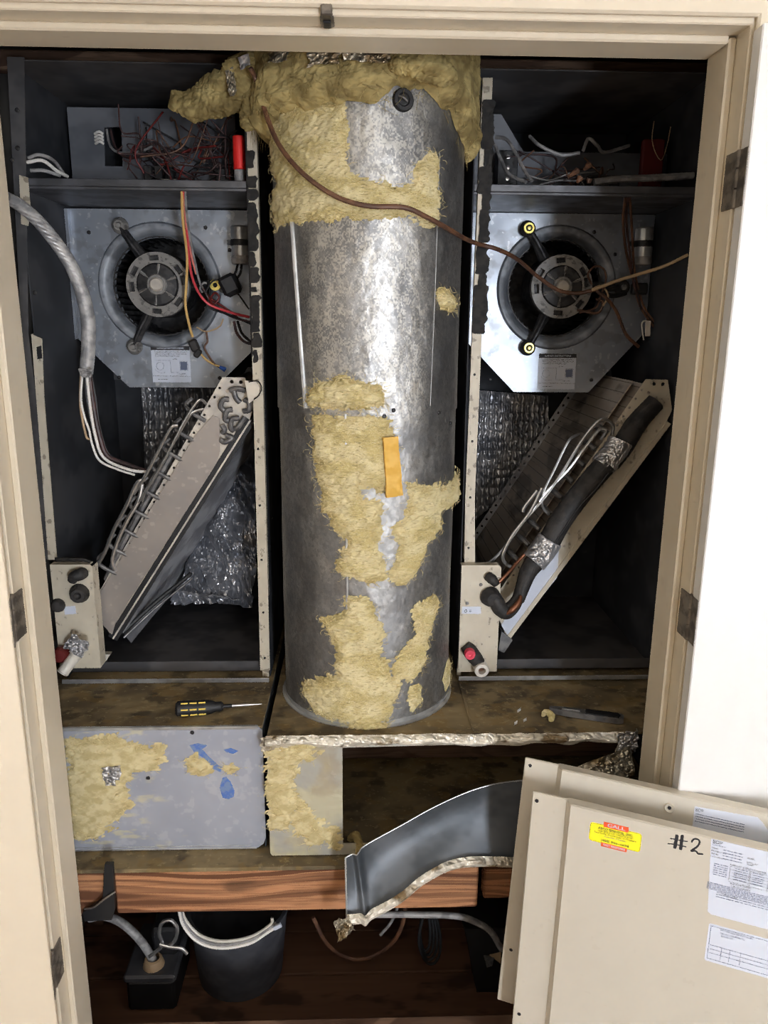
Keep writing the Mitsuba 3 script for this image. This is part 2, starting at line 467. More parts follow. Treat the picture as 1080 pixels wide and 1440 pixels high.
def screw(parent, x, y, z, r=.004, name='screw', mat='dark_metal'):
    part(parent, name, lathe([(0, .003), (r * .6, .0028), (r, .0012), (r, 0), (0, 0)], (x, y, z), (0, -1, 0), 10), mat, 30)


def circle(x, z, r, n=20):
    a = np.arange(n) * 2 * np.pi / n
    return Polygon(np.stack([x + r * np.cos(a), z + r * np.sin(a)], 1))


# ------------------------------------------------------------------ the room and the closet
W, HEAD, DJ = .61, 2.025, -.125
struct('floor', cbox(-2.4, 2.4, -4.6, -.03, -.06, -.004, .001), 'carpet')
struct('ceiling', cbox(-2.4, 2.4, -4.6, -.02, 2.62, 2.7, .001), 'ceiling_paint')
struct('wall_left', cbox(-2.5, -2.4, -4.6, 1.2, -.3, 2.7, .001), 'wall_paint')
struct('wall_right', cbox(2.4, 2.5, -4.6, 1.2, -.3, 2.7, .001), 'wall_paint')
struct('wall_rear', [cbox(-2.4, 1.14, -4.7, -4.6, -.06, 2.7, .001), cbox(1.50, 2.4, -4.7, -4.6, -.06, 2.7, .001), cbox(1.14, 1.50, -4.7, -4.6, 1.65, 2.7, .001), cbox(1.14, 1.50, -4.7, -4.6, -.06, .15, .001)], 'wall_paint')
struct('wall_front', [cbox(-2.4, -.645, DJ + .004, -.02, -.06, 2.7, .001), cbox(.645, 2.4, DJ + .004, -.02, -.06, 2.7, .001), cbox(-.645, .645, DJ + .004, -.02, 2.06, 2.7, .001)], 'wall_paint')
g = numbered('window_1'); scene[g] = mikit.ply(cbox(1.14, 1.50, -4.66, -4.65, .15, 1.65), 'mat_white_label', emitter=emitter(SIDELIGHT)); tag(g, kind='structure')
g = numbered('added_window_2'); scene[g] = mikit.ply(cbox(2.39, 2.399, -3.9, -1.9, .7, 2.1), 'mat_white_label', emitter=emitter(FILL_WINDOW)); tag(g, kind='structure')
g = solo('ceiling_lamp', cbox(-.35, .35, -2.7, -2.0, 2.585, 2.62, .01), 'white_label', 'square warm ceiling lamp on the room ceiling behind the viewer', 'ceiling lamp')
scene[g]['emitter'] = emitter(LAMP)

# closet shell
struct('wall_back', cbox(-.86, .86, 1.02, 1.06, -.3, 2.7, .001), 'dark_wall')
struct('wall_closet_left', cbox(-.86, -.82, -.02, 1.02, -.3, 2.7, .001), 'dark_wall')
struct('wall_closet_right', cbox(.86, .90, -.02, 1.02, -.3, 2.7, .001), 'dark_wall')
struct('ceiling_closet', cbox(-.86, .86, -.02, 1.02, 2.45, 2.5, .001), 'dark_wall')
fl = struct('floor_closet', cbox(-.86, .86, -.02, 1.06, -.3, -.2, .001), 'dark_wood')
for k, y in enumerate((.0, .155, .31, .465, .62, .775)):
    part(fl, 'plank', cbox(-.86, .86, y + .0015, y + .152, -.2, -.18 - .002 * (k % 2), .002), 'dark_wood', False)
struct('trim_4', cbox(-.62, .62, -.14, -.002, -.05, .004, .004), 'old_wood')                     # sill under the doorway
struct('trim_5', cbox(-.82, .82, .47, .51, 2.125, 2.165, .004), 'old_wood')                    # ledger above the cabinets
struct('trim_6', cbox(-.82, .82, .98, 1.018, .20, .36, .004), 'old_wood')

# door frame: head and two jambs, each with stop and casing
h = tag(numbered('trim_1'), kind='structure')
part(h, 'jamb_board', cbox(-.64, .64, DJ, 0, HEAD + .013, HEAD + .034, .002), 'trim_paint')
part(h, 'door_stop', cbox(-W, W, -.082, 0, HEAD, HEAD + .0135, .003), 'trim_paint')
part(h, 'casing', [cbox(-.70, .70, DJ - .012, DJ, HEAD + .022, HEAD + .08, .004), cbox(-.70, .70, DJ - .018, DJ, HEAD + .044, HEAD + .08, .006)], 'trim_paint')
for i, s in ((2, -1), (3, 1)):
    j = tag(numbered(f'trim_{i}'), kind='structure')
    def sx(a, b): return (a, b) if s > 0 else (-b, -a)
    part(j, 'jamb_board', cbox(*sx(W + .013, W + .032), DJ, 0, -.05, HEAD + .034, .002), 'trim_paint')
    part(j, 'door_stop', cbox(*sx(W, W + .0135), -.082, 0, -.05, HEAD + .01, .003), 'trim_paint')
    part(j, 'casing', [cbox(*sx(W + .019, W + .075), DJ - .012, DJ, -.05, HEAD + .075, .004), cbox(*sx(W + .045, W + .075), DJ - .018, DJ, -.05, HEAD + .08, .006)], 'trim_paint')


def door(n, s, ang, mat, hinges):
    """A flush door leaf hung on the jamb at side s, opened by ang degrees."""
    a = math.radians(ang)
    o = np.array([s * (W + .016), DJ - .005, 0])
    ux = np.array([-s * math.cos(a), -math.sin(a), 0])            # along the leaf, from the hinge to the free edge
    uy = np.array([-s * math.sin(a), math.cos(a), 0])              # towards the closet side of the leaf
    if s < 0:
        m = place(cbox(0, .60, 0, .035, .01, 2.028, .002), o, ux, uy, (0, 0, 1)); m.invert()
    else:
        m = place(cbox(0, .60, 0, .035, .01, 2.028, .002), o, ux, uy, (0, 0, 1)); m.fix_normals()
    m.fix_normals()
    d = struct(f'door_{n}', m, mat)
    for z in hinges:
        hk = part(d, 'hinge', [rod(o + [0, 0, z], o + [0, 0, z + .030], .006), rod(o + [0, 0, z + .031], o + [0, 0, z + .061], .006), rod(o + [0, 0, z + .062], o + [0, 0, z + .09], .006)], 'hinge_metal')
        part(hk, 'jamb_leaf', cbox(*sorted((s * (W + .0105), s * (W + .014))), DJ - .004, DJ + .034, z, z + .089, .001), 'hinge_metal')
        lf = place(cbox(.001, .003, 0, .034, z, z + .089, .0005), o + ux * -.003, ux, uy, (0, 0, 1)); lf.fix_normals()
        part(hk, 'door_leaf', lf, 'hinge_metal')


door(1, -1, 160, 'cream_door', (1.60, 1.005, .235))
door(2, 1, 176, 'door_paint', (1.765, 1.0, .235))
c = thing('ball_catch', 'small metal ball catch strike on the head of the door frame', 'door catch')
x, z = -.045, HEAD + .013
part(c, 'strike_plate', cbox(x - .011, x + .011, -.127, -.088, z - .0035, z, .001), 'hinge_metal')
part(c, 'lip', cbox(x - .009, x + .009, -.1405, -.124, z - .004, z + .012, .002), 'hinge_metal')
part(c, 'spring_cup', cbox(x - .006, x + .006, -.118, -.094, z - .0075, z - .003, .002), 'black')

# ------------------------------------------------------------------ timber frame under the plenums
b = solo('support_beam', cbox(-.557, .283, .065, .105, .240, .352, .004), 'beam_wood', 'long orange-brown support beam running under the metal plenums', 'beam')
solo('support_beam', cbox(-.80, -.578, .067, .105, .238, .352, .004), 'beam_wood', 'short stub of orange-brown beam at the left jamb, beside the dark strap', 'beam')
solo('support_beam', cbox(.305, .80, .11, .15, .225, .352, .004), 'beam_wood', 'short beam end set back behind the bent metal flap', 'beam')
solo('plywood_deck', cbox(-.80, .80, .062, .97, .352, .362, .002), 'deck', 'grimy plywood deck between the beam and the metal plenums', 'deck')
for x in (-.80, .76):
    solo('support_post', cbox(x, x + .04, .5, .54, -.18, .352, .002), 'old_wood', 'dark upright post below the deck at the ' + ('left' if x < 0 else 'right') + ' side', 'post')
st = thing('hanging_strap', 'black strap hanging over the beam beside the left jamb', 'strap')
part(st, 'band', ext([(-0.57, 0.385), (-0.552, 0.385), (-0.556, 0.265), (-0.566, 0.236), (-0.628, 0.234), (-0.63, 0.257), (-0.582, 0.291)], .052, .0615), 'black')
part(st, 'bright_edge', tube([(-0.624, 0.05, 0.269), (-0.602, 0.048, 0.275), (-0.577, 0.047, 0.296), (-0.55, 0.047, 0.316)], .0022), 'aluminium')

# ------------------------------------------------------------------ plenums
pl = thing('plenum', 'grey metal plenum box with yellow glass wool shreds and a blue smear', 'plenum')
part(pl, 'front_panel', [ext([(-.80, .365), (-.235, .365), (-.222, .375), (-.216, .392), (-.216, .672), (-.226, .682), (-.80, .682)], .128, .131)], 'box_face', False)
part(pl, 'top_lip', cbox(-.80, -.226, .1262, .135, .676, .6835, .001), 'galv_plain')
part(pl, 'bottom_lip', [cbox(-.78, -.238, .1255, .131, .363, .3665, .001), cbox(-.76, -.25, .1262, .129, .371, .3725, .0005)], 'galv_plain')
part(pl, 'top_sheet', cbox(-.80, -.216, .131, .96, .676, .682, .001), 'deck', False)
part(pl, 'side_panel', cbox(-.219, -.216, .131, .96, .365, .676, .001), 'dull_sheet', False)
part(pl, 'rear_panel', cbox(-.80, -.22, .957, .96, .365, .676, .001), 'dull_sheet', False)
for q in [(-0.544, 0.612), (-0.482, 0.554), (-0.375, 0.669)]:
    part(pl, 'screw_hole', lathe([(0, .0008), (.004, .0008), (.005, 0), (0, 0)], (q[0], .128, q[1]), (0, -1, 0), 12), 'black')
tq = [(-0.562, 0.571)][0]
fo = part(pl, 'foil_scrap', crumpled((tq[0], .124, tq[1]), (.042, 0, .004), (0, 0, .036), 14, 12, .012, 60, 5), 'foil', False, 'torn foil scrap stuck to the front')
part(pl, 'foil_scrap', crumpled((tq[0] - .004, .122, tq[1] - .02), (.022, 0, -.002), (0, -.004, .022), 10, 10, .009, 70, 8), 'foil', False, 'bright foil scrap')
# blue smear: dye on the metal, cut as its own thin film
part(pl, 'blue_mark', ext([(-0.319, 0.526), (-0.311, 0.552), (-0.303, 0.555), (-0.293, 0.542), (-0.285, 0.518), (-0.287, 0.503), (-0.299, 0.496), (-0.313, 0.5)], .1276, .1281), 'blue_print', False, 'blue drop-shaped mark')
part(pl, 'blue_mark', ext([(-0.383, 0.637), (-0.364, 0.642), (-0.341, 0.636), (-0.355, 0.627), (-0.337, 0.604), (-0.312, 0.578), (-0.315, 0.567), (-0.334, 0.578), (-0.353, 0.604), (-0.374, 0.622)], .1276, .1281), 'blue_print', False, 'blue smear')
part(pl, 'blue_mark', ext([(-0.305, 0.625), (-0.29, 0.629), (-0.272, 0.621), (-0.284, 0.614), (-0.3, 0.618)], .1276, .1281), 'blue_print', False)

pm = thing('plenum', 'sheet metal plenum with its front cut open below the round duct', 'plenum')
front = Polygon([(-.203, .372), (-.198, .365), (.63, .365), (.63, .668), (-.203, .668)]).difference(Polygon([(-.033, .394), (.598, .394), (.598, .655), (.2, .648), (-.033, .644)]))
part(pm, 'front_panel', ext(front, .098, .101), 'box2_face', False, 'scuffed front panel with a large rectangular hole')
part(pm, 'top_sheet', cbox(-.203, .80, .101, .96, .668, .674, .001), 'deck', False)
part(pm, 'side_panel', cbox(-.203, -.2, .101, .96, .365, .668, .001), 'dull_sheet', False)
part(pm, 'side_panel', cbox(.797, .80, .101, .96, .365, .668, .001), 'dull_sheet', False)
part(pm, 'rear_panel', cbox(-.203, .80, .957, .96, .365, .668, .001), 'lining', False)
part(pm, 'inner_floor', cbox(-.2, .80, .104, .957, .364, .368, .001), 'deck', False)
part(pm, 'inner_lining', cbox(-.198, .797, .50, .503, .37, .667, .001), 'old_wood', False)
part(pm, 'top_seam', cbox(.262, .268, .11, .5, .674, .677, .001), 'deck')
u = np.linspace(0, 1, 70); v = np.linspace(0, 1, 8)
U, V = np.meshgrid(u, v, indexing='ij')
xs = -.205 + U * .81
P = np.stack([xs, .094 - .012 * np.sin(V * np.pi) * (.6 + .8 * meshkit.noise(np.stack([xs * 40, V * 3, V * 0], -1), 3)), .676 - V * (.020 + .012 * meshkit.noise(np.stack([xs * 25, V * 0, V * 0], -1), 5)) + .004 * meshkit.noise(np.stack([xs * 60, V * 4, V * 0], -1), 6)], -1)
part(pm, 'foil_tape', thick(P, .0008), 'white_foil', False, 'dirty torn foil tape along the front edge')
part(pm, 'foil_tape', crumpled((-.185, .094, .66), (.06, 0, 0), (0, -.006, .035), 16, 10, .012, 50, 21), 'white_foil', False)
q = [(0.613, 0.095, 0.659)][0]
part(pm, 'foil_corner', crumpled((q[0], .09, q[1 + 1]), (.05, .01, .0), (0, -.01, .06), 16, 16, .02, 45, 31), 'foil', False, 'crumpled foil on the right front corner')
part(pm, 'foil_corner', crumpled((q[0] - .01, .10, q[2] - .045), (.06, .02, .03), (.01, -.01, .07), 16, 16, .02, 40, 33), 'dirty_foil', False)
P = np.array([(0.487, 0.07, 0.602), (0.536, 0.075, 0.621), (0.585, 0.08, 0.636), (0.618, 0.085, 0.65)])
Q = np.array([(0.49, 0.06, 0.588), (0.542, 0.06, 0.587), (0.596, 0.065, 0.583), (0.632, 0.07, 0.583)])
A = np.linspace(0, 1, 9)[None, :, None]
P, Q = catmull(P, 6), catmull(Q, 6)
G = P[:, None] * (1 - A) + Q[:, None] * A
G = G + np.array([0, -1., .4]) * (.012 * np.abs(meshkit.fbm(G * 40, 3, 4) - .5) * 2)[..., None]
part(pm, 'foil_strip', thick(G, .0008), 'dirty_foil', False, 'strip of dull foil tape peeling below the right corner')

# flap cut out of the plenum front and bent outwards
UP = np.array([(-0.025, -0.01, 0.441), (-0.003, 0.0, 0.447), (0.028, 0.015, 0.459), (0.092, 0.035, 0.483), (0.189, 0.055, 0.527), (0.286, 0.068, 0.56), (0.385, 0.078, 0.569), (0.485, 0.082, 0.563)])
LO = np.array([(-0.022, -0.045, 0.314), (0.005, -0.045, 0.317), (0.036, -0.04, 0.325), (0.093, -0.03, 0.353), (0.154, -0.01, 0.39), (0.235, 0.01, 0.41), (0.384, 0.03, 0.391), (0.485, 0.04, 0.377)])
UPc, LOc = catmull(UP, 8), catmull(LO, 8)
A = np.linspace(0, 1, 16)
G = UPc[:, None] * (1 - A)[None, :, None] + LOc[:, None] * A[None, :, None]
s = np.linspace(0, 1, len(G))[:, None]
bow = np.sin(A * np.pi)[None] * (.018 * np.sin(s * np.pi) + .004)
crease = .012 * np.exp(-((s - .16 - .05 * A[None]) / .035) ** 2)
G[..., 1] += bow - crease
fp = thing('bent_metal_flap', 'cut sheet metal flap bent out of the plenum opening over the beam', 'metal flap')
part(fp, 'sheet', thick(G, .0012), 'dull_sheet', 40)
part(fp, 'cut_edge', tube(G[:, 0] + [0, -.001, .0005], .0016, 6, smooth=False), 'galv_plain')
part(fp, 'side_edge', tube(G[0] + [-.0005, -.001, 0], .0022, 6, smooth=False), 'galv_plain')
lo = G[:, -1]
tape = np.stack([lo + [0, -.006, .016], lo + [0, -.014, .010], lo + [0, -.016, .002], lo + [0, -.012, -.006], lo + [0, -.002, -.010]], 1)
tape = tape[::1]
n3 = (meshkit.fbm(tape * 55, 3, 12) - .5)[..., None]
tape = tape + n3 * np.array([.004, -.012, .012])
part(fp, 'foil_tape', thick(tape, .001), 'white_foil', False, 'crumpled foil tape along the lower edge')
part(fp, 'foil_tape_end', [crumpled((lo[0][0] - .006, lo[0][1] - .012, lo[0][2] - .006), (.035, -.004, .02), (-.012, -.006, .045), 14, 14, .02, 60, 41), crumpled((lo[0][0] - .008, lo[0][1] - .018, lo[0][2] - .022), (.022, .004, .012), (.006, .004, .026), 10, 10, .012, 70, 43)], 'dirty_foil', False, 'wad of foil tape at the left end')
wf = [(-0.004, 0.12, 0.409)][0]
solo('glass_wool_tuft', blob([(wf[0] - .02, .13, wf[2] - .03), (wf[0], .12, wf[2] - .01), (wf[0] + .01, .10, wf[2] - .02), (wf[0] + .005, .09, wf[2] - .05)], [.004, .012, .01, .004], [.004, .012, .01, .004], 3, .006, 60, 30, 20), 'shaded_old_fiber', 'small brown tuft of glass wool in the corner of the cut opening', 'insulation')

# ------------------------------------------------------------------ round duct
CX, CY, R = DUCT


def cyl_pt(th, z, r):
    return np.stack([CX + r * np.sin(th), CY - r * np.cos(th), z + 0 * th], -1)


du = thing('round_duct', 'large round galvanised supply duct with torn yellow insulation shreds standing between the two units', 'duct')


def shell(z0, z1, r, bands=()):
    prof = [(r - .001, z0), (r, z0)]
    zs = np.linspace(z0, z1, 60)
    prof += [(r + sum(a * math.exp(-((z - b) / w) ** 2) for b, a, w in bands), z) for z in zs]
    prof += [(r - .001, z1)]
    m = trimesh.creation.revolve(np.array(prof), sections=96)
    m.apply_translation([CX, CY, 0])
    vv = m.vertices
    th = np.arctan2(vv[:, 0] - CX, CY - vv[:, 1])
    d = (meshkit.fbm(np.stack([np.sin(th) * 2.2, np.cos(th) * 2.2, vv[:, 2] * 3.2], 1), 3, 2) - .5) * .006
    vv[:, 0] += np.sin(th) * d; vv[:, 1] -= np.cos(th) * d
    m.vertices = vv
    return m


JZ = 1.401
part(du, 'upper_section', shell(JZ - .012, 2.44, R + .0015, ((JZ - .005, .002, .006),)), 'galv', 40)
part(du, 'lower_section', shell(.676, JZ + .01, R - .001), 'galv', 40)


def seam(px, w=.005, hgt=.004):
    ths = np.array([q[0] for q in px]); zs = np.array([q[1] for q in px])
    return tube(cyl_pt(ths, zs, R + .0025), w, 8, 6)


part(du, 'seam', seam([(-0.859, 1.793), (-0.777, 1.597), (-0.697, 1.4)], .0052), 'galv_plain')
part(du, 'seam', seam([(-0.237, 1.393), (-0.23, 1.055), (-0.221, 0.681)], .003), 'galv_plain')
part(du, 'seam', seam([(0.735, 1.907), (0.716, 1.656), (0.682, 1.407)], .0009), 'galv_plain')
part(du, 'base_collar', lathe([(R - .002, 0), (R + .008, 0), (R + .008, .003), (R + .0015, .005), (R + .0015, .014), (R - .002, .014)], (CX, CY, .6745), (0, 0, 1), 96), 'galv_plain')
q = [(0.308, 1.99)][0]
cc, nn = cyl_pt(np.array(q[0]), q[1], R + .002), np.array([math.sin(q[0]), -math.cos(q[0]), 0])
pg = part(du, 'rubber_plug', lathe([(0, .004), (.010, .004), (.0125, .007), (.019, .007), (.021, .004), (.021, -.002), (0, -.002)], cc, nn, 24), 'black', 35, 'round black plug near the top')
part(pg, 'bent_wire', tube([cc + nn * .008 + [-.012, 0, .006], cc + nn * .013 + [-.004, 0, .002], cc + nn * .009 + [.006, 0, -.004]], .0018), 'grey_tube')
for q in [(0.248, 1.401), (0.153, 1.389), (0.819, 1.39), (1.07, 1.362)]:
    cc, nn = cyl_pt(np.array(q[0]), q[1], R + .002), np.array([math.sin(q[0]), -math.cos(q[0]), 0])
    part(du, 'screw', lathe([(0, .003), (.003, .0028), (.0045, .001), (.0045, 0), (0, 0)], cc, nn, 10), 'dark_metal')
rng = np.random.default_rng(7)


def on_duct(x, z, out):
    return cyl_pt(x / R, z, R + out)


def patch(px, seed, t=.009, mat='fiber', step=.003, name='insulation_patch', label=None, strands=120, rag=.016, parent=None, to=on_duct, width=R):
    """Shreds of glass wool glued to a wall: a lumpy skin inside the outline px of (angle, height) or (x, height)."""
    poly = Polygon([(a * width, z) for a, z in px]).buffer(0)
    x0, z0, x1, z1 = poly.buffer(.012).bounds
    nx, nz = max(6, int((x1 - x0) / step)), max(6, int((z1 - z0) / step))
    X, Z = np.meshgrid(np.linspace(x0, x1, nx), np.linspace(z0, z1, nz), indexing='ij')
    pts = shapely.points(X.ravel(), Z.ravel())
    sd = shapely.distance(pts, poly.exterior).reshape(X.shape) * np.where(shapely.contains(poly, pts).reshape(X.shape), 1, -1)
    q = np.stack([X, Z, X * 0 + seed], -1)
    sd = sd + (meshkit.fbm(q * [40, 60, 1], 4, seed) - .5) * rag * 1.5 + (meshkit.noise(q * [170, 420, 1], seed + 5) - .5) * rag * .7
    lump = meshkit.fbm(q * [30, 42, 1], 4, seed + 1) * .9 + meshkit.noise(q * [150, 300, 1], seed + 2) * .35
    H = t * np.clip(sd / .014, 0, 1) ** .7 * (.12 + 1.2 * lump)
    keep = sd > 0
    m = grid_mesh(to(X, Z, .0005 + np.where(keep, H, 0)))
    fk = keep.ravel()[m.faces].any(axis=1)
    m.update_faces(fk); m.remove_unreferenced_vertices()
    m.fix_normals()
    k = part(parent or du, name, m, mat, True, label)
    inside = np.argwhere(keep & (sd < .02))
    if strands and len(inside):
        ms = []
        for a, b_ in inside[rng.integers(0, len(inside), strands * 2)]:
            th, z = X[a, b_], Z[a, b_]
            an, L = rng.uniform(0, 2 * math.pi), rng.uniform(.008, .03)
            cu = rng.uniform(-1.6, 1.6)
            s_ = np.linspace(0, 1, 5)
            ang = an + cu * s_
            dx, dz = np.cumsum(np.cos(ang)) * L / 5, np.cumsum(np.sin(ang)) * L / 5 * .7
            ms.append(tube(to(th + dx, z + dz, min(.004, t * .5) + .006 * rng.random() + .006 * np.sin(s_ * 3) * rng.random()), rng.uniform(.00022, .0005), 3, smooth=False, cap=False))
        part(k, 'fibre', ms, 'strand', True, kind='stuff')
    return k


patch([(-1.187, 2.005), (-0.231, 1.982), (-0.205, 1.914), (-0.22, 1.863), (0.069, 1.84), (0.384, 1.838), (0.481, 1.884), (0.544, 1.901), (0.735, 1.911), (0.771, 1.765), (0.577, 1.767), (0.279, 1.779), (-0.271, 1.773), (-0.713, 1.774), (-1.189, 1.772), (-1.356, 1.805), (-1.276, 1.842), (-1.113, 1.851), (-1.383, 1.898)], 3, .010, label='broad yellow patch of glass wool at the top of the duct', strands=260)
patch([(-0.686, 1.403), (-0.663, 1.434), (-0.534, 1.456), (-0.34, 1.469), (-0.099, 1.464), (0.079, 1.452), (0.18, 1.432), (0.159, 1.408), (-0.099, 1.4)], 5, .016, label='tuft of yellow glass wool on the duct joint', strands=220)
patch([(-0.611, 1.383), (0.008, 1.394), (0.197, 1.379), (0.244, 1.349), (0.25, 1.229), (-0.099, 1.234), (-0.077, 1.218), (0.129, 1.21), (0.139, 1.152), (0.102, 1.108), (0.212, 1.035), (0.014, 1.027), (-0.333, 1.046), (-0.348, 1.072), (-0.228, 1.111), (-0.353, 1.146), (-0.492, 1.184), (-0.533, 1.225), (-0.6, 1.301)], 8, .010, label='large yellow patch of glass wool below the joint', strands=360)
patch([(0.408, 1.243), (0.8, 1.227), (1.443, 1.223), (1.44, 1.192), (1.336, 1.169), (0.92, 1.164), (0.9, 1.123), (0.683, 1.097), (0.588, 1.045), (0.461, 1.016), (0.292, 1.017), (0.227, 1.041), (0.336, 1.093), (0.246, 1.14), (0.365, 1.157), (0.454, 1.198)], 13, .012, label='yellow patch of glass wool on the right of the duct', strands=240)
patch([(-0.239, 0.992), (-0.062, 0.997), (0.076, 0.957), (0.178, 0.909), (0.148, 0.858), (0.255, 0.8), (0.335, 0.846), (0.556, 0.89), (0.476, 0.944), (0.577, 0.968), (0.848, 0.968), (0.941, 0.941), (0.782, 0.898), (0.742, 0.844), (0.648, 0.797), (0.548, 0.774), (0.391, 0.783), (0.308, 0.734), (0.186, 0.688), (0.034, 0.679), (-0.303, 0.682), (-0.654, 0.694), (-0.849, 0.731), (-0.782, 0.761), (-0.333, 0.802), (-0.365, 0.853), (-0.397, 0.883), (-0.536, 0.926), (-0.263, 0.951)], 21, .010, label='yellow patch of glass wool at the foot of the duct', strands=360)
patch([(0.719, 1.639), (0.781, 1.653), (0.919, 1.649), (1.143, 1.624), (1.084, 1.603), (0.801, 1.605)], 34, .016, label='small yellow tuft on the right of the duct', strands=80, rag=.006)
patch([(1.215, 0.775), (1.438, 0.764), (1.437, 0.693), (1.187, 0.698), (1.069, 0.741)], 36, .006, strands=20, rag=.006)
patch([(0.501, 0.764), (0.62, 0.766), (0.668, 0.718), (0.526, 0.699), (0.467, 0.729)], 37, .005, strands=20, rag=.008)
patch([(-0.254, 0.683), (0.018, 0.694), (0.219, 0.683), (0.244, 0.668), (-0.021, 0.665), (-0.221, 0.668)], 38, .014, strands=40, rag=.008)
patch([(1.443, 1.252), (1.437, 1.23), (1.435, 1.176), (1.441, 1.154), (1.256, 1.2)], 39, .02, strands=60, rag=.008)
def on_front(y):
    return lambda x, z, out: np.stack([x, y - out, z + 0 * x], -1)


patch([(-0.661, 0.651), (-0.568, 0.661), (-0.489, 0.644), (-0.438, 0.636), (-0.442, 0.605), (-0.458, 0.574), (-0.513, 0.573), (-0.538, 0.544), (-0.531, 0.507), (-0.523, 0.484), (-0.558, 0.451), (-0.587, 0.417), (-0.638, 0.393), (-0.671, 0.399)], 51, .005, label='thin yellow shreds of glass wool', strands=120, rag=.024, mat='pale_fiber', parent=pl, to=on_front(.1278), width=1)
patch([(-0.389, 0.601), (-0.37, 0.615), (-0.343, 0.596), (-0.328, 0.567), (-0.356, 0.56), (-0.389, 0.568)], 52, .004, strands=30, rag=.014, mat='pale_fiber', parent=pl, to=on_front(.1278), width=1)
patch([(-0.311, 0.585), (-0.288, 0.59), (-0.276, 0.577), (-0.296, 0.563)], 53, .003, strands=15, rag=.010, mat='pale_fiber', parent=pl, to=on_front(.1278), width=1)
patch([(-0.202, 0.645), (-0.131, 0.655), (-0.084, 0.637), (-0.132, 0.603), (-0.15, 0.543), (-0.137, 0.503), (-0.151, 0.465), (-0.175, 0.436), (-0.201, 0.432)], 54, .006, label='thin yellow shreds of glass wool', strands=90, rag=.026, mat='pale_fiber', parent=pm, to=on_front(.0978), width=1)
patch([(-0.143, 0.54), (-0.118, 0.484), (-0.078, 0.442), (-0.04, 0.415), (-0.04, 0.388), (-0.103, 0.397), (-0.136, 0.416), (-0.151, 0.465)], 55, .004, strands=40, rag=.034, mat='pale_fiber', parent=pm, to=on_front(.0978), width=1)
# amber foam strip hanging on the patch
px = [(0.132, 1.346), (0.274, 1.348), (0.328, 1.222), (0.166, 1.219)]
s, r_ = np.meshgrid(np.linspace(0, 1, 12), np.linspace(0, 1, 30), indexing='ij')
p4 = np.array(px)
th = (p4[0, 0] * (1 - s) + p4[1, 0] * s) * (1 - r_) + (p4[3, 0] * (1 - s) + p4[2, 0] * s) * r_
zz = (p4[0, 1] * (1 - s) + p4[1, 1] * s) * (1 - r_) + (p4[3, 1] * (1 - s) + p4[2, 1] * s) * r_
th = th + .012 * (meshkit.noise(np.stack([th * 0, zz * 40, s], -1), 2) - .5)
part(du, 'foam_strip', thick(cyl_pt(th, zz, R + .014 + .004 * meshkit.fbm(np.stack([th * 20, zz * 60, s], -1), 3, 1)), .009), 'amber', 40, 'amber strip hanging on the wool')

# collar of old glass wool round the top of the duct
cw = thing('insulation_collar', 'shaggy collar of old yellow glass wool wrapped round the top of the duct', 'insulation')
TH = np.linspace(-2.0, 2.0, 260)
zb = np.interp(TH, [-2.0, -1.5, -1.2, -.95, -.6, -.2, .05, .25, .5, .8, 1.1, 1.3, 1.5, 2.0], [1.96, 1.95, 1.955, 1.985, 1.975, 1.978, 1.99, 2.015, 2.008, 1.985, 1.955, 1.93, 1.96, 1.96])
zb += (meshkit.fbm(np.stack([TH * 7, TH * 0, TH * 0], 1), 4, 3) - .5) * .03
V = np.linspace(0, 1, 70)
A, B = np.meshgrid(TH, V, indexing='ij')
Zc = zb[:, None] + (2.22 - zb[:, None]) * B
bul = np.where(B < .12, np.sin(np.clip(B / .12, 0, 1) * np.pi / 2), 1)
bul = bul * np.interp(A, [-2, -1.2, .8, 1.15, 2], [.8, 1, 1, .55, .5])
rr = R + .004 + bul * (.018 + .036 * meshkit.fbm(np.stack([A * 2.2, Zc * 7, A * 0], -1), 3, 8) + .006 * meshkit.noise(np.stack([A * 14, Zc * 50, A * 0], -1), 9)) + .005 * (meshkit.noise(np.stack([A * 40, Zc * 160, A * 0], -1), 11) - .5) * bul
Pc = cyl_pt(A, Zc, rr)
k = part(cw, 'wool', grid_mesh(Pc), 'shaded_old_fiber', True)
ms = []
for _ in range(420):
    a = rng.integers(0, 260); b_ = int(rng.integers(0, 50) * rng.random())
    an, L = rng.normal(-1.2, .9), rng.uniform(.01, .045)
    s_ = np.linspace(0, 1, 5)
    ang = an + rng.uniform(-1, 1) * s_
    ms.append(tube(cyl_pt(A[a, b_] + np.cumsum(np.cos(ang)) * L / 5 / R, Zc[a, b_] + np.cumsum(np.sin(ang)) * L / 5, rr[a, b_] + .001 + .006 * rng.random() * s_), rng.uniform(.0002, .0005), 3, smooth=False, cap=False))
part(k, 'fibre', ms, 'shaded_old_fiber', True, kind='stuff')
for i, (px, w, hh) in enumerate(zip([(-0.723, 2.069), (-0.331, 2.049), (-0.098, 2.051), (0.064, 2.047)], (.05, .06, .05, .04), (.03, .03, .025, .025))):
    ce = cyl_pt(np.array(px[0]), px[1], R + .05)
    part(cw, 'foil_facing', crumpled(ce, (w * math.cos(px[0]), w * math.sin(px[0]), 0), (0, 0, hh), 14, 10, .012, 55, 50 + i), 'dirty_foil', False, 'shred of foil facing' if i == 0 else None)
part(cw, 'hanging_shred', blob([(0.213, 0.26, 2.05), (0.235, 0.28, 2.002), (0.247, 0.3, 1.959), (0.235, 0.31, 1.909)], [.014, .018, .017, .005], [.012, .015, .014, .005], 17, .012, 30), 'shaded_old_fiber', True, 'shred hanging down on the right')
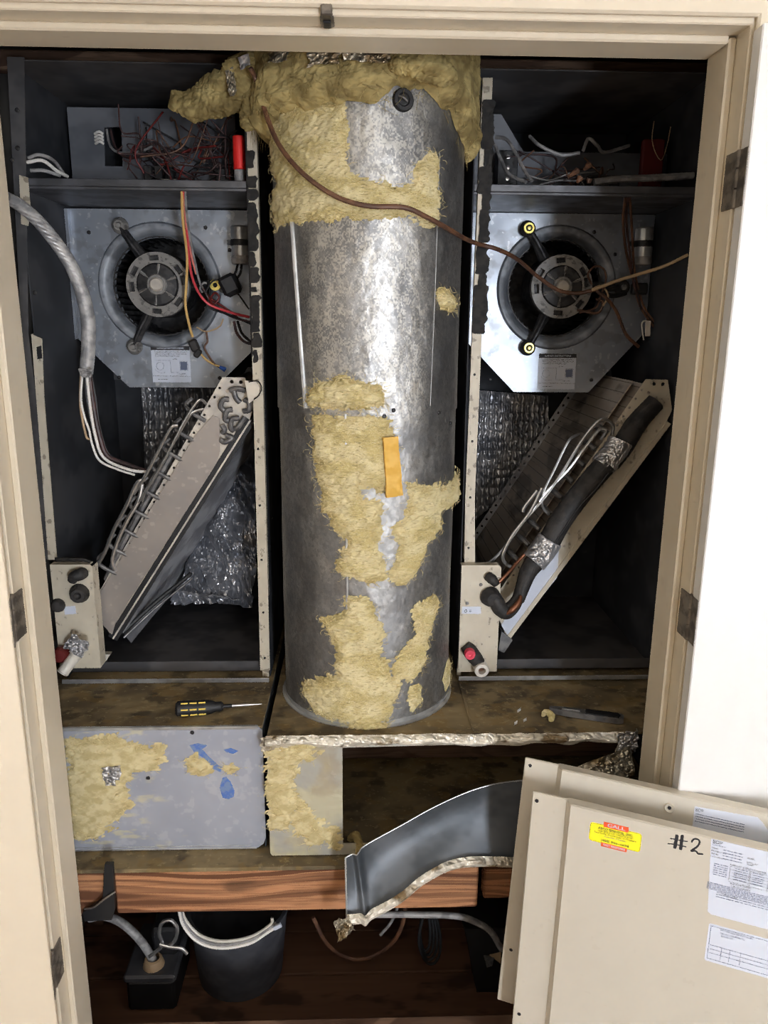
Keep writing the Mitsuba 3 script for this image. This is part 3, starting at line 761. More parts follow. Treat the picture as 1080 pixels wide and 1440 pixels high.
part(cw, 'hanging_shred', blob([(-0.186, 0.26, 2.044), (-0.208, 0.27, 2.013), (-0.222, 0.28, 1.982), (-0.213, 0.28, 1.966)], [.02, .024, .02, .008], [.015, .02, .018, .006], 19, .012, 30), 'shaded_old_fiber', True)
part(cw, 'hanging_shred', blob([(0.057, 0.09, 2.034), (0.096, 0.08, 2.041), (0.146, 0.1, 2.029), (0.188, 0.15, 2.034)], [.012, .024, .03, .02], [.012, .02, .02, .012], 23, .018, 34), 'shaded_old_fiber', True, 'ragged tuft at the top')
bt = thing('insulation_batt', 'loose piece of yellow glass wool hanging out to the left of the duct top', 'insulation')
k = part(bt, 'wool', blob([(-0.199, 0.27, 2.111), (-0.216, 0.28, 2.075), (-0.248, 0.3, 2.048), (-0.3, 0.32, 2.034), (-0.35, 0.33, 2.027), (-0.401, 0.34, 2.02)], [.036, .048, .044, .034, .028, .012], [.03, .035, .032, .028, .022, .008], 29, .022, 26, 110, 64), 'shaded_old_fiber', True)
part(bt, 'foil_facing', crumpled([(-0.252, 0.262, 2.048)][0], (.016, -.004, .014), (-.006, -.006, .05), 12, 12, .016, 60, 60), 'dirty_foil', False, 'crumpled foil scrap')
part(bt, 'foil_facing', crumpled([(-0.221, 0.235, 2.08)][0], (.02, -.004, .004), (-.004, -.006, .02), 10, 10, .012, 60, 62), 'foil', False)

# ------------------------------------------------------------------ the two air handlers
YF, YB = .385, .66
LX, RX = (-.748, -.225), (.262, .790)


def cabinet(x0, x1, side):
    w = 'left' if side < 0 else 'right'
    k = thing('air_handler_cabinet', f'open sheet metal air handler cabinet on the {w} of the round duct', 'air handler')
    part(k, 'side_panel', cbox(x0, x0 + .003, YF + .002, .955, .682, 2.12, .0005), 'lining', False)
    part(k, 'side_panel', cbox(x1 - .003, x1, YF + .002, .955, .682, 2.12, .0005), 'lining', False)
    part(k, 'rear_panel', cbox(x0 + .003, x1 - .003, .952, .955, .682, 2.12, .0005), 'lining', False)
    part(k, 'top_panel', cbox(x0, x1, YF + .002, .955, 2.117, 2.12, .0005), 'cabinet_metal', False)
    part(k, 'base_pan', [cbox(x0 + .003, x1 - .003, YF + .03, .952, .684, .692, .001), cbox(x0 + .003, x1 - .003, YF + .03, YF + .034, .684, .712, .001)], 'cabinet_metal', False)
    part(k, 'base_rail', cbox(x0, x1, YF - .035, YF - .031, .6825, .694, .001), 'galv_plain')
    # shelf between the control compartment and the blower, with its rolled front lip
    part(k, 'control_shelf', [cbox(x0 + .003, x1 - .003, YF + .004, YB + .26, 1.862, 1.868, .001), cbox(x0 + .003, x1 - .003, YF + .002, YF + .008, 1.868, 1.884, .0015), cbox(x0 + .003, x1 - .003, YF + .002, YF + .02, 1.880, 1.884, .001)], 'shaded_shelf_metal')
    return k


cabL = cabinet(*LX, -1)
cabR = cabinet(*RX, 1)


def post(cab, poly, lip, name='front_post', mat='flange'):
    k = part(cab, name, ext(poly, YF - .002, YF + .002), mat, False)
    part(k, 'return_lip', ext(lip, YF + .002, YF + .022), mat, False)
    return k


# left cabinet: right-hand post (beige) and left-hand post (half dark, half beige)
pL = post(cabL, [(-.251, .70), (-.226, .70), (-.219, 2.10), (-.2415, 2.10)], [(-.228, .70), (-.226, .70), (-.219, 2.10), (-.221, 2.10)])
part(pL, 'foot', [cbox(-.246, -.229, YF - .003, YF + .001, .6825, .702, .001)], 'flange')
for y in (1.42, 1.28, 1.14, 1.0, .86, .735):
    screw(pL, -.2385, YF - .002, y, .0028)
pLL = post(cabL, [(-0.752, 1.547), (-0.729, 1.537), (-0.737, 1.4), (-0.744, 1.001), (-0.765, 1.002), (-0.757, 1.298)], [(-0.752, 1.547), (-0.748, 1.547), (-0.76, 1.002), (-0.765, 1.002)])
part(cabL, 'front_post', ext([(-0.746, 2.124), (-0.71, 2.124), (-0.759, 1.547), (-0.754, 1.298), (-0.762, 1.002), (-0.779, 1.002), (-0.777, 1.298), (-0.775, 1.546)], YF, YF + .003), 'cabinet_metal', False, 'dark worn post at the left jamb')
part(cabL, 'paint_remnant', ext([(-0.744, 1.889), (-0.725, 1.884), (-0.726, 1.81), (-0.735, 1.783), (-0.75, 1.787)], YF - .002, YF - .0003), 'flange', False, 'strip of beige paint')
for q in [(-0.735, 2.02), (-0.742, 1.944), (-0.757, 1.92), (-0.735, 1.639)]:
    screw(cabL, q[0], YF, q[1], .005)
part(pLL, 'keyhole', ext([(-0.742, 1.518), (-0.731, 1.521), (-0.732, 1.492), (-0.743, 1.49)], YF - .003, YF - .0018), 'black')
# right cabinet: left-hand post
pR = post(cabR, [(.262, .70), (.2715, .98), (.268, 1.16), (.276, 2.10), (.298, 2.10), (.292, 1.16), (.299, .98), (.286, .70)], [(.27, 1.0), (.273, 1.0), (.279, 2.10), (.276, 2.10)])
part(pR, 'foot', cbox(.261, .272, YF - .003, YF + .001, .6825, .704, .001), 'flange')
for y in (1.46, 1.30, 1.16, 1.03):
    screw(pR, .2805, YF - .002, y, .0028)


def tar_strip(parent, x_of, w, spans, seed):
    """Dried black sealant left on the post where its gasket was torn off."""
    r = np.random.default_rng(seed)
    for z0, z1, a, b_ in spans:
        n = max(6, int((z1 - z0) / .0035))
        zs = np.linspace(z0, z1, n)
        taper = np.minimum(1, np.minimum(zs - z0, z1 - zs) / .004 + .7)
        mid = (a + b_) / 2 * w
        nl, nr = (meshkit.fbm(np.stack([zs * 90, zs * 0 + i, zs * 0], 1), 3, seed) - .5 for i in (0, 7))
        l = [(x_of(z) + mid + (w * a - mid) * t_ + q_ * .006, z + r.uniform(-.001, .001)) for z, t_, q_ in zip(zs, taper, nl)]
        rr_ = [(x_of(z) + mid + (w * b_ - mid) * t_ + q_ * .013, z + r.uniform(-.001, .001)) for z, t_, q_ in zip(zs[::-1], taper[::-1], nr[::-1])]
        part(parent, 'sealant_remnant', ext(Polygon(l + rr_).buffer(0), YF - .005 - .002 * r.random(), YF - .0018), 'tar', False)


lx = lambda z: -.251 + (z - .70) * .0068
tar_strip(pL, lx, .0225, [(2.0, 2.09, 0, .9), (1.91, 1.945, 0, .8), (1.868, 1.893, 0, 1), (1.842, 1.866, 0, 1), (1.735, 1.838, -.05, .92), (1.70, 1.734, 0, .5), (1.665, 1.70, .0, .95), (1.645, 1.656, .05, .75), (1.555, 1.638, .05, 1), (1.52, 1.553, .1, 1), (1.485, 1.515, .1, .6)], 3)
part(pL, 'sealant_edge', tube([(-.2435, YF - .003, 2.05), (-.244, YF - .003, 1.8), (-.2455, YF - .003, 1.5)], .0022), 'tar')
rx = lambda z: .27 + (z - 1.16) * .0064
tar_strip(pR, rx, .026, [(1.955, 2.055, .05, 1.1), (1.918, 1.958, .35, 1.15), (1.862, 1.92, -.05, 1.1), (1.828, 1.864, .35, 1.15), (1.758, 1.83, .2, 1.05), (1.688, 1.752, .0, 1.1), (1.66, 1.69, .35, 1.1), (1.555, 1.665, -.05, 1.2)], 5)

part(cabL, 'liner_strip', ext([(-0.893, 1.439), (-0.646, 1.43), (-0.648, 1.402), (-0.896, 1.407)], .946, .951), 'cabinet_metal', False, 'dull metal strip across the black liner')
part(cabR, 'diagonal_brace', ext([(0.76, 0.653), (0.788, 0.662), (0.983, 0.452), (1.005, 0.368), (0.965, 0.384)], .90, .904), 'cabinet_metal', False, 'dull diagonal brace low at the back')

# control compartments
cp = part(cabL, 'control_panel', ext(Polygon([(-.745, 1.87), (-.30, 1.87), (-.30, 2.085), (-.708, 2.085), (-.708, 1.93), (-.72, 1.87)]).difference(Polygon([(-0.621, 2.04), (-0.579, 2.043), (-0.582, 1.952), (-0.626, 1.952)])), .618, .621), 'shaded_panel', False, 'grey back panel of the control compartment')
part(cabL, 'terminal_block', cbox(-.53, -.44, .58, .61, 1.872, 1.90, .002), 'dark_red')
for x in (-.515, -.49, -.465):
    part(cabL, 'relay', [cbox(x, x + .018, .555, .60, 1.90, 1.945, .002)], 'rubber')
part(cabL, 'transformer', [cbox(-.475, -.43, .53, .57, 1.885, 1.91, .002)], 'coil_plate')
part(cabL, 'relay_box', cbox(-.335, -.29, .50, .56, 1.87, 1.93, .003), 'rubber')
cpR = part(cabR, 'control_panel', ext(Polygon([(.262, 1.87), (.79, 1.87), (.79, 2.0), (.42, 2.0), (.36, 2.085), (.265, 2.085)]), .618, .621), 'shaded_panel', False)
tb = part(cabR, 'terminal_block', cbox(.345, .395, .555, .60, 1.88, 1.99, .002), 'black')
for z in (1.90, 1.925, 1.95, 1.975):
    part(tb, 'terminal', lathe([(0, .004), (.005, .003), (.006, 0), (0, 0)], (.37, .555, z), (0, -1, 0), 10), 'aluminium')
part(cabR, 'red_tape', cbox(.70, .755, .55, .57, 1.88, 2.02, .004), 'dark_red')
part(cabR, 'relay_box', cbox(.56, .64, .52, .585, 1.87, 1.93, .003), 'rubber')
can = thing('start_capacitor', 'red-topped cylinder capacitor standing in the left control compartment', 'capacitor')
q = [(-0.266, 0.42, 1.914)][0]
part(can, 'can', rod((q[0], .43, 1.884), (q[0], .43, 1.915), .013, 20), 'wire_grey')
part(can, 'red_sleeve', rod((q[0], .43, 1.914), (q[0], .43, 1.985), .0138, 20), 'red')


def wires(name, label, box, n, mats, seed, ends=None):
    r = np.random.default_rng(seed)
    k = thing(name, label, 'wires')
    x0, x1, y0, y1, z0, z1 = box
    for i in range(n):
        a = np.array([r.uniform(x0, x1), r.uniform(y0, y1), r.uniform(z0, z0 + (z1 - z0) * .5)])
        b_ = np.array([r.uniform(x0, x1), r.uniform(y0, y1), r.uniform(z0, z1)])
        pts = [a]
        for t in (.3, .6):
            pts.append(a * (1 - t) + b_ * t + r.normal(0, 1, 3) * [.03, .015, .03])
        pts.append(b_)
        pts = np.clip(np.array(pts), [x0, y0, z0], [x1, y1, z1])
        part(k, 'wire', tube(pts, r.uniform(.0012, .0024), 6, 7), mats[i % len(mats)], True)
    return k


kw = wires('wire_tangle', 'tangle of thin dark red and brown wires in the left control compartment', (-.55, -.27, .45, .60, 1.89, 2.07), 46, ('wire_dark', 'wire_dark', 'wire_dark', 'dark_red', 'wire_dark', 'wire_brown', 'black'), 11)
part(kw, 'wire', tube([(-0.616, 0.62, 2.036), (-0.604, 0.6, 1.995), (-0.574, 0.58, 1.976), (-0.517, 0.56, 1.977), (-0.488, 0.55, 1.987)], .003), 'wire_grey')
part(kw, 'wire', tube([(-0.607, 0.62, 2.037), (-0.591, 0.6, 1.991), (-0.555, 0.57, 1.963), (-0.498, 0.55, 1.966)], .003), 'wire_dark')
for dy in (0, 5, 10, 15):
    part(kw, 'terminal_clip', tube([(-0.643, 0.61, 2.024), (-0.629, 0.6, 2.027), (-0.621, 0.605, 2.023)] + np.array([0, 0, -.0075 * dy / 5]), .003), 'white_cable')
kr = wires('wire_tangle', 'loose grey and brown wires in the right control compartment beside a black terminal block', (.36, .62, .46, .58, 1.888, 1.98), 16, ('wire_dark', 'wire_brown', 'wire_dark', 'wire_grey', 'black'), 21)
for a in ([(0.332, 0.52, 2.011), (0.354, 0.5, 2.002), (0.372, 0.47, 1.967), (0.389, 0.44, 1.923), (0.403, 0.42, 1.897)], [(0.331, 0.52, 1.992), (0.344, 0.5, 1.957), (0.357, 0.46, 1.918), (0.39, 0.42, 1.895)], [(0.418, 0.54, 2.018), (0.436, 0.5, 1.989), (0.488, 0.5, 1.97), (0.531, 0.5, 1.975)], [(0.539, 0.5, 1.98), (0.545, 0.48, 2.002), (0.567, 0.48, 1.987), (0.591, 0.5, 1.977), (0.656, 0.52, 1.997)]):
    part(kr, 'wire', tube(a, .0042, 8), 'wire_grey')
for a in ([(0.483, 0.4, 1.905), (0.504, 0.41, 1.919)], [(0.523, 0.42, 1.924), (0.535, 0.43, 1.935)], [(0.502, 0.395, 1.892), (0.509, 0.4, 1.902)], [(0.528, 0.395, 1.89), (0.529, 0.395, 1.899)]):
    part(kr, 'wire_nut', tube(a, [.0035, .0075], 8, smooth=False), 'wire_brown', 35)
part(kr, 'wire', tube([(0.722, 0.55, 2.059), (0.717, 0.54, 2.017), (0.725, 0.53, 1.984), (0.741, 0.53, 1.968), (0.755, 0.54, 2.002), (0.764, 0.55, 2.047)], .0012), 'wire_tan')
part(kr, 'insulation_sleeve', tube([(0.547, 0.42, 1.897), (0.604, 0.42, 1.904), (0.687, 0.42, 1.908), (0.778, 0.42, 1.914)], .008), 'wire_grey')
wl = thing('wire_bundle', 'loop of pale wires at the left edge of the left control shelf', 'wires')
for a, m_ in (([(-0.727, 0.4, 1.927), (-0.703, 0.4, 1.934), (-0.68, 0.42, 1.927), (-0.673, 0.46, 1.905)], 'wire_grey'), ([(-0.735, 0.41, 1.92), (-0.7, 0.41, 1.924), (-0.678, 0.43, 1.907), (-0.665, 0.46, 1.9)], 'white_cable'), ([(-0.73, 0.41, 1.903), (-0.702, 0.42, 1.905), (-0.674, 0.44, 1.898)], 'wire_grey')):
    part(wl, 'wire', tube(a, .004), m_)


def blower(cx, cz, x0, x1, poly, side, grommet):
    """Housing plate with rolled inlet, squirrel cage wheel, and the motor held on three arms."""
    w = 'left' if side < 0 else 'right'
    k = thing('blower', f'blower with grey housing plate and motor in the {w} air handler', 'blower')
    hole = .148
    part(k, 'housing_plate', ext(Polygon(poly).difference(circle(cx, cz, hole + .012, 64)), YB, YB + .003), 'plate', False)
    part(k, 'inlet_ring', lathe([(hole + .013, 0), (hole + .008, .006), (hole - .002, .007), (hole - .012, .002), (hole - .02, -.014), (hole - .024, -.035), (hole - .020, -.035), (hole + .013, -.003)], (cx, YB, cz), (0, -1, 0), 72), 'inlet', 40)
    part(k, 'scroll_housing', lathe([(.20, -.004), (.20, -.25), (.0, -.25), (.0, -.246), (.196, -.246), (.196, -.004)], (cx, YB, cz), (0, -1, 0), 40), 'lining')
    wh = part(k, 'blower_wheel', lathe([(0, -.22), (.14, -.22), (.14, -.216), (0, -.216)], (cx, YB, cz), (0, -1, 0), 56), 'dark_metal')
    part(wh, 'rim', lathe([(.125, -.018), (.14, -.018), (.14, -.022), (.125, -.022)], (cx, YB, cz), (0, -1, 0), 56), 'dark_metal')
    ms = []
    for i in range(44):
        a = i * 2 * math.pi / 44
        rad, tan = np.array([math.cos(a), 0, math.sin(a)]), np.array([-math.sin(a), 0, math.cos(a)])
        pr_ = [(.121, -.004), (.127, .004), (.134, .007), (.140, .006)]
        P = np.array([[np.array([cx, YB, cz]) + rad * r + tan * t + np.array([0, y, 0]) for y in (.02, .218)] for r, t in pr_])
        m_ = thick(P, .0014)
        ms.append(m_)
    for m_ in ms:
        part(wh, 'blade', m_, 'dark_metal', 40)
    # motor
    mz, yf = np.array([cx + .004, 0, cz + .002]), YB - .045
    mo = part(k, 'motor', lathe([(0, .02), (.078, .02), (.082, .024), (.082, .13), (.078, .136), (0, .136)], (mz[0], yf, mz[2]), (0, 1, 0), 48), 'dark_metal', 35, 'round motor')
    ring = circle(mz[0], mz[2], .081, 64).difference(circle(mz[0], mz[2], .054, 48))
    for a in (35, 95, 150, 185, 265, 320, 10):
        a_ = math.radians(a)
        c_, s_ = math.cos(a_), math.sin(a_)
        sl = [(mz[0] + c_ * r - s_ * t, mz[2] + s_ * r + c_ * t) for r, t in ((.060, -.012), (.073, -.012), (.073, .012), (.060, .012))]
        ring = ring.difference(Polygon(sl))
    part(mo, 'end_ring', ext(ring, yf + .004, yf + .021), 'motor', 35)
    part(mo, 'inner_ring', lathe([(.026, -.003), (.050, .000), (.054, .005), (.054, .02), (.049, .02), (.046, .008), (.030, .006), (.026, .012)], (mz[0], yf, mz[2]), (0, 1, 0), 40), 'dark_metal', 35)
    for i in range(6):
        a = math.radians(i * 60 + 22)
        d = np.array([math.cos(a), 0, math.sin(a)])
        part(mo, 'spoke', tube([np.array([mz[0], yf + .001, mz[2]]) + d * .026, np.array([mz[0], yf + .001, mz[2]]) + d * .052], .0042, 6, smooth=False), 'motor')
    part(mo, 'bearing_hub', lathe([(0, -.006), (.024, -.006), (.028, -.001), (.028, .02), (0, .02)], (mz[0], yf, mz[2]), (0, 1, 0), 32), 'motor', 35)
    part(mo, 'shaft_cap', lathe([(0, -.014), (.014, -.014), (.0175, -.011), (.0175, -.004), (0, -.004)], (mz[0], yf, mz[2]), (0, 1, 0), 28), 'coil_plate', 35)
    for a, rr_ in ((121, .172), (245, .172), (1, .172)):
        a_ = math.radians(a)
        d = np.array([math.cos(a_), 0, math.sin(a_)])
        b0, b1 = np.array([mz[0], YB - .01, mz[2]]) + d * .084, np.array([cx, YB - .016, cz]) + d * rr_
        ak = part(k, 'motor_arm', [tube([b0, (b0 + b1) / 2 + [0, -.006, 0], b1], [.016, .011, .010], 10), tube([b0 + [0, -.012, 0], (b0 + b1) / 2 + [0, -.02, 0], b1 + [0, -.012, 0]], [.006, .005, .004], 8)], 'dark_metal')
        part(ak, 'grommet', lathe([(0, -.016), (.012, -.016), (.019, -.008), (.021, .0), (.019, .012), (0, .012)], b1, (0, 1, 0), 20), 'motor' if grommet == 'plain' else 'rubber', 40)
        if grommet == 'plain' or a == 1:
            part(ak, 'bolt_head', lathe([(0, -.022), (.006, -.021), (.008, -.016), (0, -.016)], b1, (0, 1, 0), 10), 'motor')
        else:
            part(ak, 'brass_washer', lathe([(.0085, -.020), (.0135, -.020), (.0145, -.016), (.0085, -.016)], b1, (0, 1, 0), 24), 'brass')
            part(ak, 'bolt_head', lathe([(0, -.024), (.005, -.023), (.006, -.016), (0, -.016)], b1, (0, 1, 0), 6), 'brass')
    for x, z in ((x0 + .05, 1.80), (x1 - .16, 1.815), (x0 + .10, 1.43), (x1 - .14, 1.43), (x1 - .10, 1.76)):
        screw(k, x, YB, z, .005)
    return k


def service_label(k, x0, z0, w=.103, hgt=.096):
    y = YB - .0015
    s_ = part(k, 'service_label', ext([(x0, z0), (x0 + w, z0), (x0 + w, z0 + hgt), (x0, z0 + hgt)], y, YB - .0002), 'white_label', False, 'white printed service label')
    part(s_, 'header_bar', ext([(x0, z0 + hgt - .011), (x0 + w, z0 + hgt - .011), (x0 + w, z0 + hgt), (x0, z0 + hgt)], y - .0004, y), 'ink', False)
    t = meshkit.text_mesh('SERVICE INSTRUCTIONS', .0046, .0003, True)
    t = t.copy(); t.apply_scale([(w * .7) / t.extents[0], 1, 1])
    part(s_, 'header_text', place(t, (x0 + w * .15, y - .0004, z0 + hgt - .0078), (1, 0, 0), (0, 0, 1), (0, -1, 0)), 'white_label', False)
    for t_, x_, z_, h_, w_ in (('TO SERVICE BLOWER FIRST TURN OFF POWER AT', .008, .079, .0032, .088), ('DISCONNECT. REMOVE SCREWS AND SLIDE', .010, .0735, .0032, .086), ('BLOWER DECK STRAIGHT OUT.', .010, .068, .0032, .068), ('MOTOR', .056, .060, .003, .012), ('HOUSING', .07, .021, .003, .02)):
        t = meshkit.text_mesh(t_, h_, .0003)
        t = t.copy(); t.apply_scale([w_ / t.extents[0], 1, 1])
        part(s_, 'print', place(t, (x0 + x_, y - .0002, z0 + z_), (1, 0, 0), (0, 0, 1), (0, -1, 0)), 'ink', False)
    g_ = .0008
    def line(a, b_):
        return ext(LineString([(x0 + a[0], z0 + a[1]), (x0 + b_[0], z0 + b_[1])]).buffer(g_ / 2, cap_style='flat'), y - .0003, y)
    dg = [line(a, b_) for a, b_ in (((.008, .058), (.050, .058)), ((.050, .058), (.050, .026)), ((.050, .026), (.070, .026)), ((0.008, .036), (.012, .030)), ((.012, .030), (.020, .025)), ((.020, .025), (.038, .026)), ((.075, .056), (.096, .056)), ((.075, .032), (.096, .032)), ((.075, .032), (.075, .056)), ((.096, .032), (.096, .056)))]
    dg.append(ext(circle(x0 + .022, z0 + .043, .0105, 24).difference(circle(x0 + .022, z0 + .043, .0098, 24)), y - .0003, y))
    part(s_, 'diagram', dg, 'label_grey', False)
    part(s_, 'diagram', ext([(x0 + .0765, z0 + .0335), (x0 + .0945, z0 + .0335), (x0 + .0945, z0 + .0545), (x0 + .0765, z0 + .0545)], y - .0002, y), 'label_grey', False)
    part(s_, 'rule', line((0, .0165), (w, .0165)), 'ink', False)
    part(s_, 'rule', line((.014, .008), (.042, .008)), 'ink', False)


bL = blower(-.518, 1.668, -.742, -.232, [(-.742, 1.858), (-.232, 1.858), (-.232, 1.55), (-.385, 1.404), (-.617, 1.404), (-.742, 1.53)], -1, 'plain')
service_label(bL, -.552, 1.418)
part(bL, 'side_flange', ext([(-.744, 1.855), (-.736, 1.855), (-.736, 1.55), (-.744, 1.53)], YB - .02, YB), 'plate')
bR = blower(.534, 1.672, .266, .786, [(.268, 1.86), (.785, 1.86), (.785, 1.56), (.64, 1.396), (.432, 1.396), (.268, 1.56)], 1, 'brass')
service_label(bR, .497, 1.404)


def capacitor(px, side):
    w = 'left' if side < 0 else 'right'
    k = thing('run_capacitor', f'shiny metal cylinder capacitor beside the {w} blower', 'capacitor')
    (xa, ya, za), (xb, yb, zb_) = px
    part(k, 'can', lathe([(0, .0), (.020, 0), (.023, .003), (.023, .074), (.020, .078), (0, .078)], (xa, ya, za - .078), (0, 0, 1), 28), 'galv_plain', 35)
    part(k, 'strap', lathe([(.023, .030), (.0245, .030), (.0245, .045), (.023, .045)], (xa, ya, za - .078), (0, 0, 1), 28), 'dark_metal')
    part(k, 'end_cap', lathe([(0, 0), (.022, 0), (.024, .004), (.024, .02), (0, .02)], (xa, ya, za - .092), (0, 0, 1), 28), 'wire_grey')
    part(k, 'bracket', cbox(xa - .034, xa - .022, ya + .005, ya + .012, za - .045, za - .033, .001), 'dark_metal')
    return k


capL = capacitor([(-0.295, 0.6, 1.813), (-0.299, 0.6, 1.724)], -1)
part(capL, 'lead', tube([(-0.302, 0.6, 1.727), (-0.308, 0.595, 1.703), (-0.318, 0.59, 1.685)], .003), 'black')
part(capL, 'lead', tube([(-0.293, 0.6, 1.727), (-0.297, 0.595, 1.699), (-0.311, 0.59, 1.68)], .003), 'black')
capR = capacitor([(0.739, 0.6, 1.821), (0.747, 0.6, 1.734)], 1)
cb = solo('rubber_boot', [place(cbox(-.024, .024, -.02, .02, -.026, .026, .009), [(-0.322, 0.585, 1.669)][0], (.9, 0, .43), (0, 1, 0), (-.43, 0, .9))], 'black', 'black rubber boot on the wires beside the left motor', 'wire boot')
ck = part(bL, 'bolt_eye', [lathe([(.006, 0), (.014, 0), (.014, .006), (.006, .006)], [(-0.366, 0.62, 1.67)][0], (0, -1, 0), 20)], 'brass')
# wires of the left blower
lw = thing('blower_wires', 'red, orange and black wires hanging in front of the left blower plate', 'wires')
for a, r_, m_ in (([(-0.389, 0.4, 1.864), (-0.4, 0.46, 1.823), (-0.411, 0.52, 1.75), (-0.412, 0.57, 1.678), (-0.388, 0.6, 1.627), (-0.334, 0.6, 1.604), (-0.273, 0.55, 1.59)], .0034, 'wire_red'),
                  ([(-0.393, 0.4, 1.864), (-0.407, 0.46, 1.808), (-0.416, 0.53, 1.734), (-0.428, 0.56, 1.668), (-0.437, 0.58, 1.617), (-0.433, 0.6, 1.564), (-0.429, 0.61, 1.539)], .0034, 'wire_orange'),
                  ([(-0.386, 0.4, 1.864), (-0.399, 0.47, 1.809), (-0.403, 0.53, 1.751), (-0.399, 0.58, 1.678), (-0.395, 0.6, 1.662)], .003, 'wire_grey'),
                  ([(-0.389, 0.4, 1.867), (-0.4, 0.455, 1.823), (-0.408, 0.52, 1.758), (-0.404, 0.57, 1.695)], .003, 'wire_pink'),
                  ([(-0.395, 0.6, 1.662), (-0.372, 0.61, 1.622), (-0.325, 0.6, 1.592), (-0.266, 0.52, 1.578)], .003, 'wire_dark'),
                  ([(-0.405, 0.6, 1.653), (-0.381, 0.61, 1.615), (-0.343, 0.6, 1.6), (-0.292, 0.56, 1.583), (-0.26, 0.5, 1.573)], .003, 'black'),
                  ([(-0.315, 0.58, 1.579), (-0.308, 0.57, 1.551), (-0.286, 0.54, 1.53), (-0.255, 0.48, 1.525)], .0034, 'wire_dark'),
                  ([(-0.306, 0.58, 1.579), (-0.294, 0.56, 1.551), (-0.271, 0.52, 1.534), (-0.251, 0.48, 1.528)], .0034, 'black'),
                  ([(-0.39, 0.6, 1.65), (-0.367, 0.6, 1.68), (-0.335, 0.6, 1.678), (-0.307, 0.6, 1.65), (-0.276, 0.58, 1.61)], .002, 'black'),
                  ([(-0.396, 0.6, 1.65), (-0.402, 0.6, 1.662), (-0.393, 0.6, 1.674), (-0.384, 0.6, 1.674)], .0028, 'wire_grey'),
                  ([(-0.42, 0.62, 1.564), (-0.395, 0.62, 1.553), (-0.361, 0.62, 1.565), (-0.349, 0.62, 1.586)], .002, 'wire_tan'),
                  ([(-0.395, 0.62, 1.553), (-0.393, 0.62, 1.528), (-0.401, 0.62, 1.51), (-0.38, 0.62, 1.473), (-0.362, 0.62, 1.46)], .0026, 'wire_brown'),
                  ([(-0.416, 0.62, 1.5), (-0.398, 0.62, 1.48), (-0.38, 0.62, 1.469), (-0.362, 0.62, 1.462)], .0028, 'wire_orange'),
                  ([(-0.385, 0.61, 1.645), (-0.37, 0.6, 1.622), (-0.354, 0.6, 1.639), (-0.365, 0.6, 1.65), (-0.379, 0.61, 1.629), (-0.354, 0.61, 1.608)], .0026, 'dark_red'),
                  ([(-0.378, 0.61, 1.636), (-0.35, 0.61, 1.618), (-0.325, 0.61, 1.601), (-0.307, 0.6, 1.586)], .003, 'dark_red')):
    part(lw, 'wire', tube(a, r_, 8), m_)
part(lw, 'wire_nut', tube([(-0.364, 0.62, 1.462), (-0.349, 0.62, 1.454)], [.004, .0065], 10, smooth=False), 'blue', 35, 'blue wire nut')
q = [(-0.426, 0.61, 1.517)][0]
part(lw, 'tape_wrap', [place(cbox(-.012, .012, -.008, .008, -.016, .016, .006), q, (.9, 0, .4), (0, 1, 0), (-.4, 0, .9)), place(cbox(-.008, .008, -.006, .006, -.012, .012, .004), (q[0] + .008, q[1], q[2] - .02), (.8, 0, -.6), (0, 1, 0), (.6, 0, .8))], 'rubber', 35, 'black tape wrapped round the splice')
rw = thing('blower_wires', 'brown and dark wires looping round the right blower motor', 'wires')
for a, r_, m_ in (([(0.617, 0.4, 1.861), (0.635, 0.46, 1.82), (0.67, 0.53, 1.762), (0.707, 0.58, 1.706), (0.747, 0.61, 1.627), (0.79, 0.61, 1.573), (0.806, 0.61, 1.564)], .0034, 'wire_brown'),
                  ([(0.627, 0.4, 1.861), (0.655, 0.46, 1.82), (0.688, 0.53, 1.762), (0.716, 0.58, 1.706), (0.756, 0.61, 1.627), (0.797, 0.61, 1.577)], .003, 'wire_brown'),
                  ([(0.622, 0.4, 1.861), (0.646, 0.47, 1.821), (0.679, 0.53, 1.762), (0.711, 0.58, 1.697), (0.751, 0.61, 1.618)], .003, 'wire_dark'),
                  ([(0.617, 0.58, 1.665), (0.651, 0.58, 1.64), (0.684, 0.6, 1.608), (0.715, 0.61, 1.554), (0.756, 0.62, 1.521)], .0045, 'wire_brown'),
                  ([(0.605, 0.58, 1.679), (0.591, 0.57, 1.704), (0.61, 0.57, 1.723), (0.633, 0.57, 1.713), (0.638, 0.57, 1.687), (0.633, 0.58, 1.658), (0.626, 0.6, 1.622), (0.584, 0.6, 1.608)], .0026, 'wire_brown'),
                  ([(0.602, 0.58, 1.664), (0.629, 0.58, 1.675), (0.65, 0.58, 1.652), (0.642, 0.59, 1.626)], .0026, 'wire_tan'),
                  ([(0.625, 0.6, 1.644), (0.644, 0.6, 1.635), (0.631, 0.6, 1.608), (0.578, 0.6, 1.615)], .0034, 'wire_brown'),
                  ([(0.625, 0.58, 1.661), (0.666, 0.59, 1.651), (0.703, 0.6, 1.659)], .006, 'black'),
                  ([(0.764, 0.61, 1.539), (0.756, 0.61, 1.582), (0.773, 0.61, 1.587), (0.794, 0.61, 1.569)], .002, 'white_cable')):
    part(rw, 'wire', tube(a, r_, 8), m_)
part(rw, 'wire_tag', [place(cbox(-.007, .007, -.001, .001, -.02, .02, .0005), [(0.769, 0.6, 1.569)][0], (1, 0, .05), (0, 1, 0), (-.05, 0, 1))], 'white_cable')
part(rw, 'connector', cbox(*sorted((.72, .76)), .595, .62, 1.655, 1.685, .004), 'black')

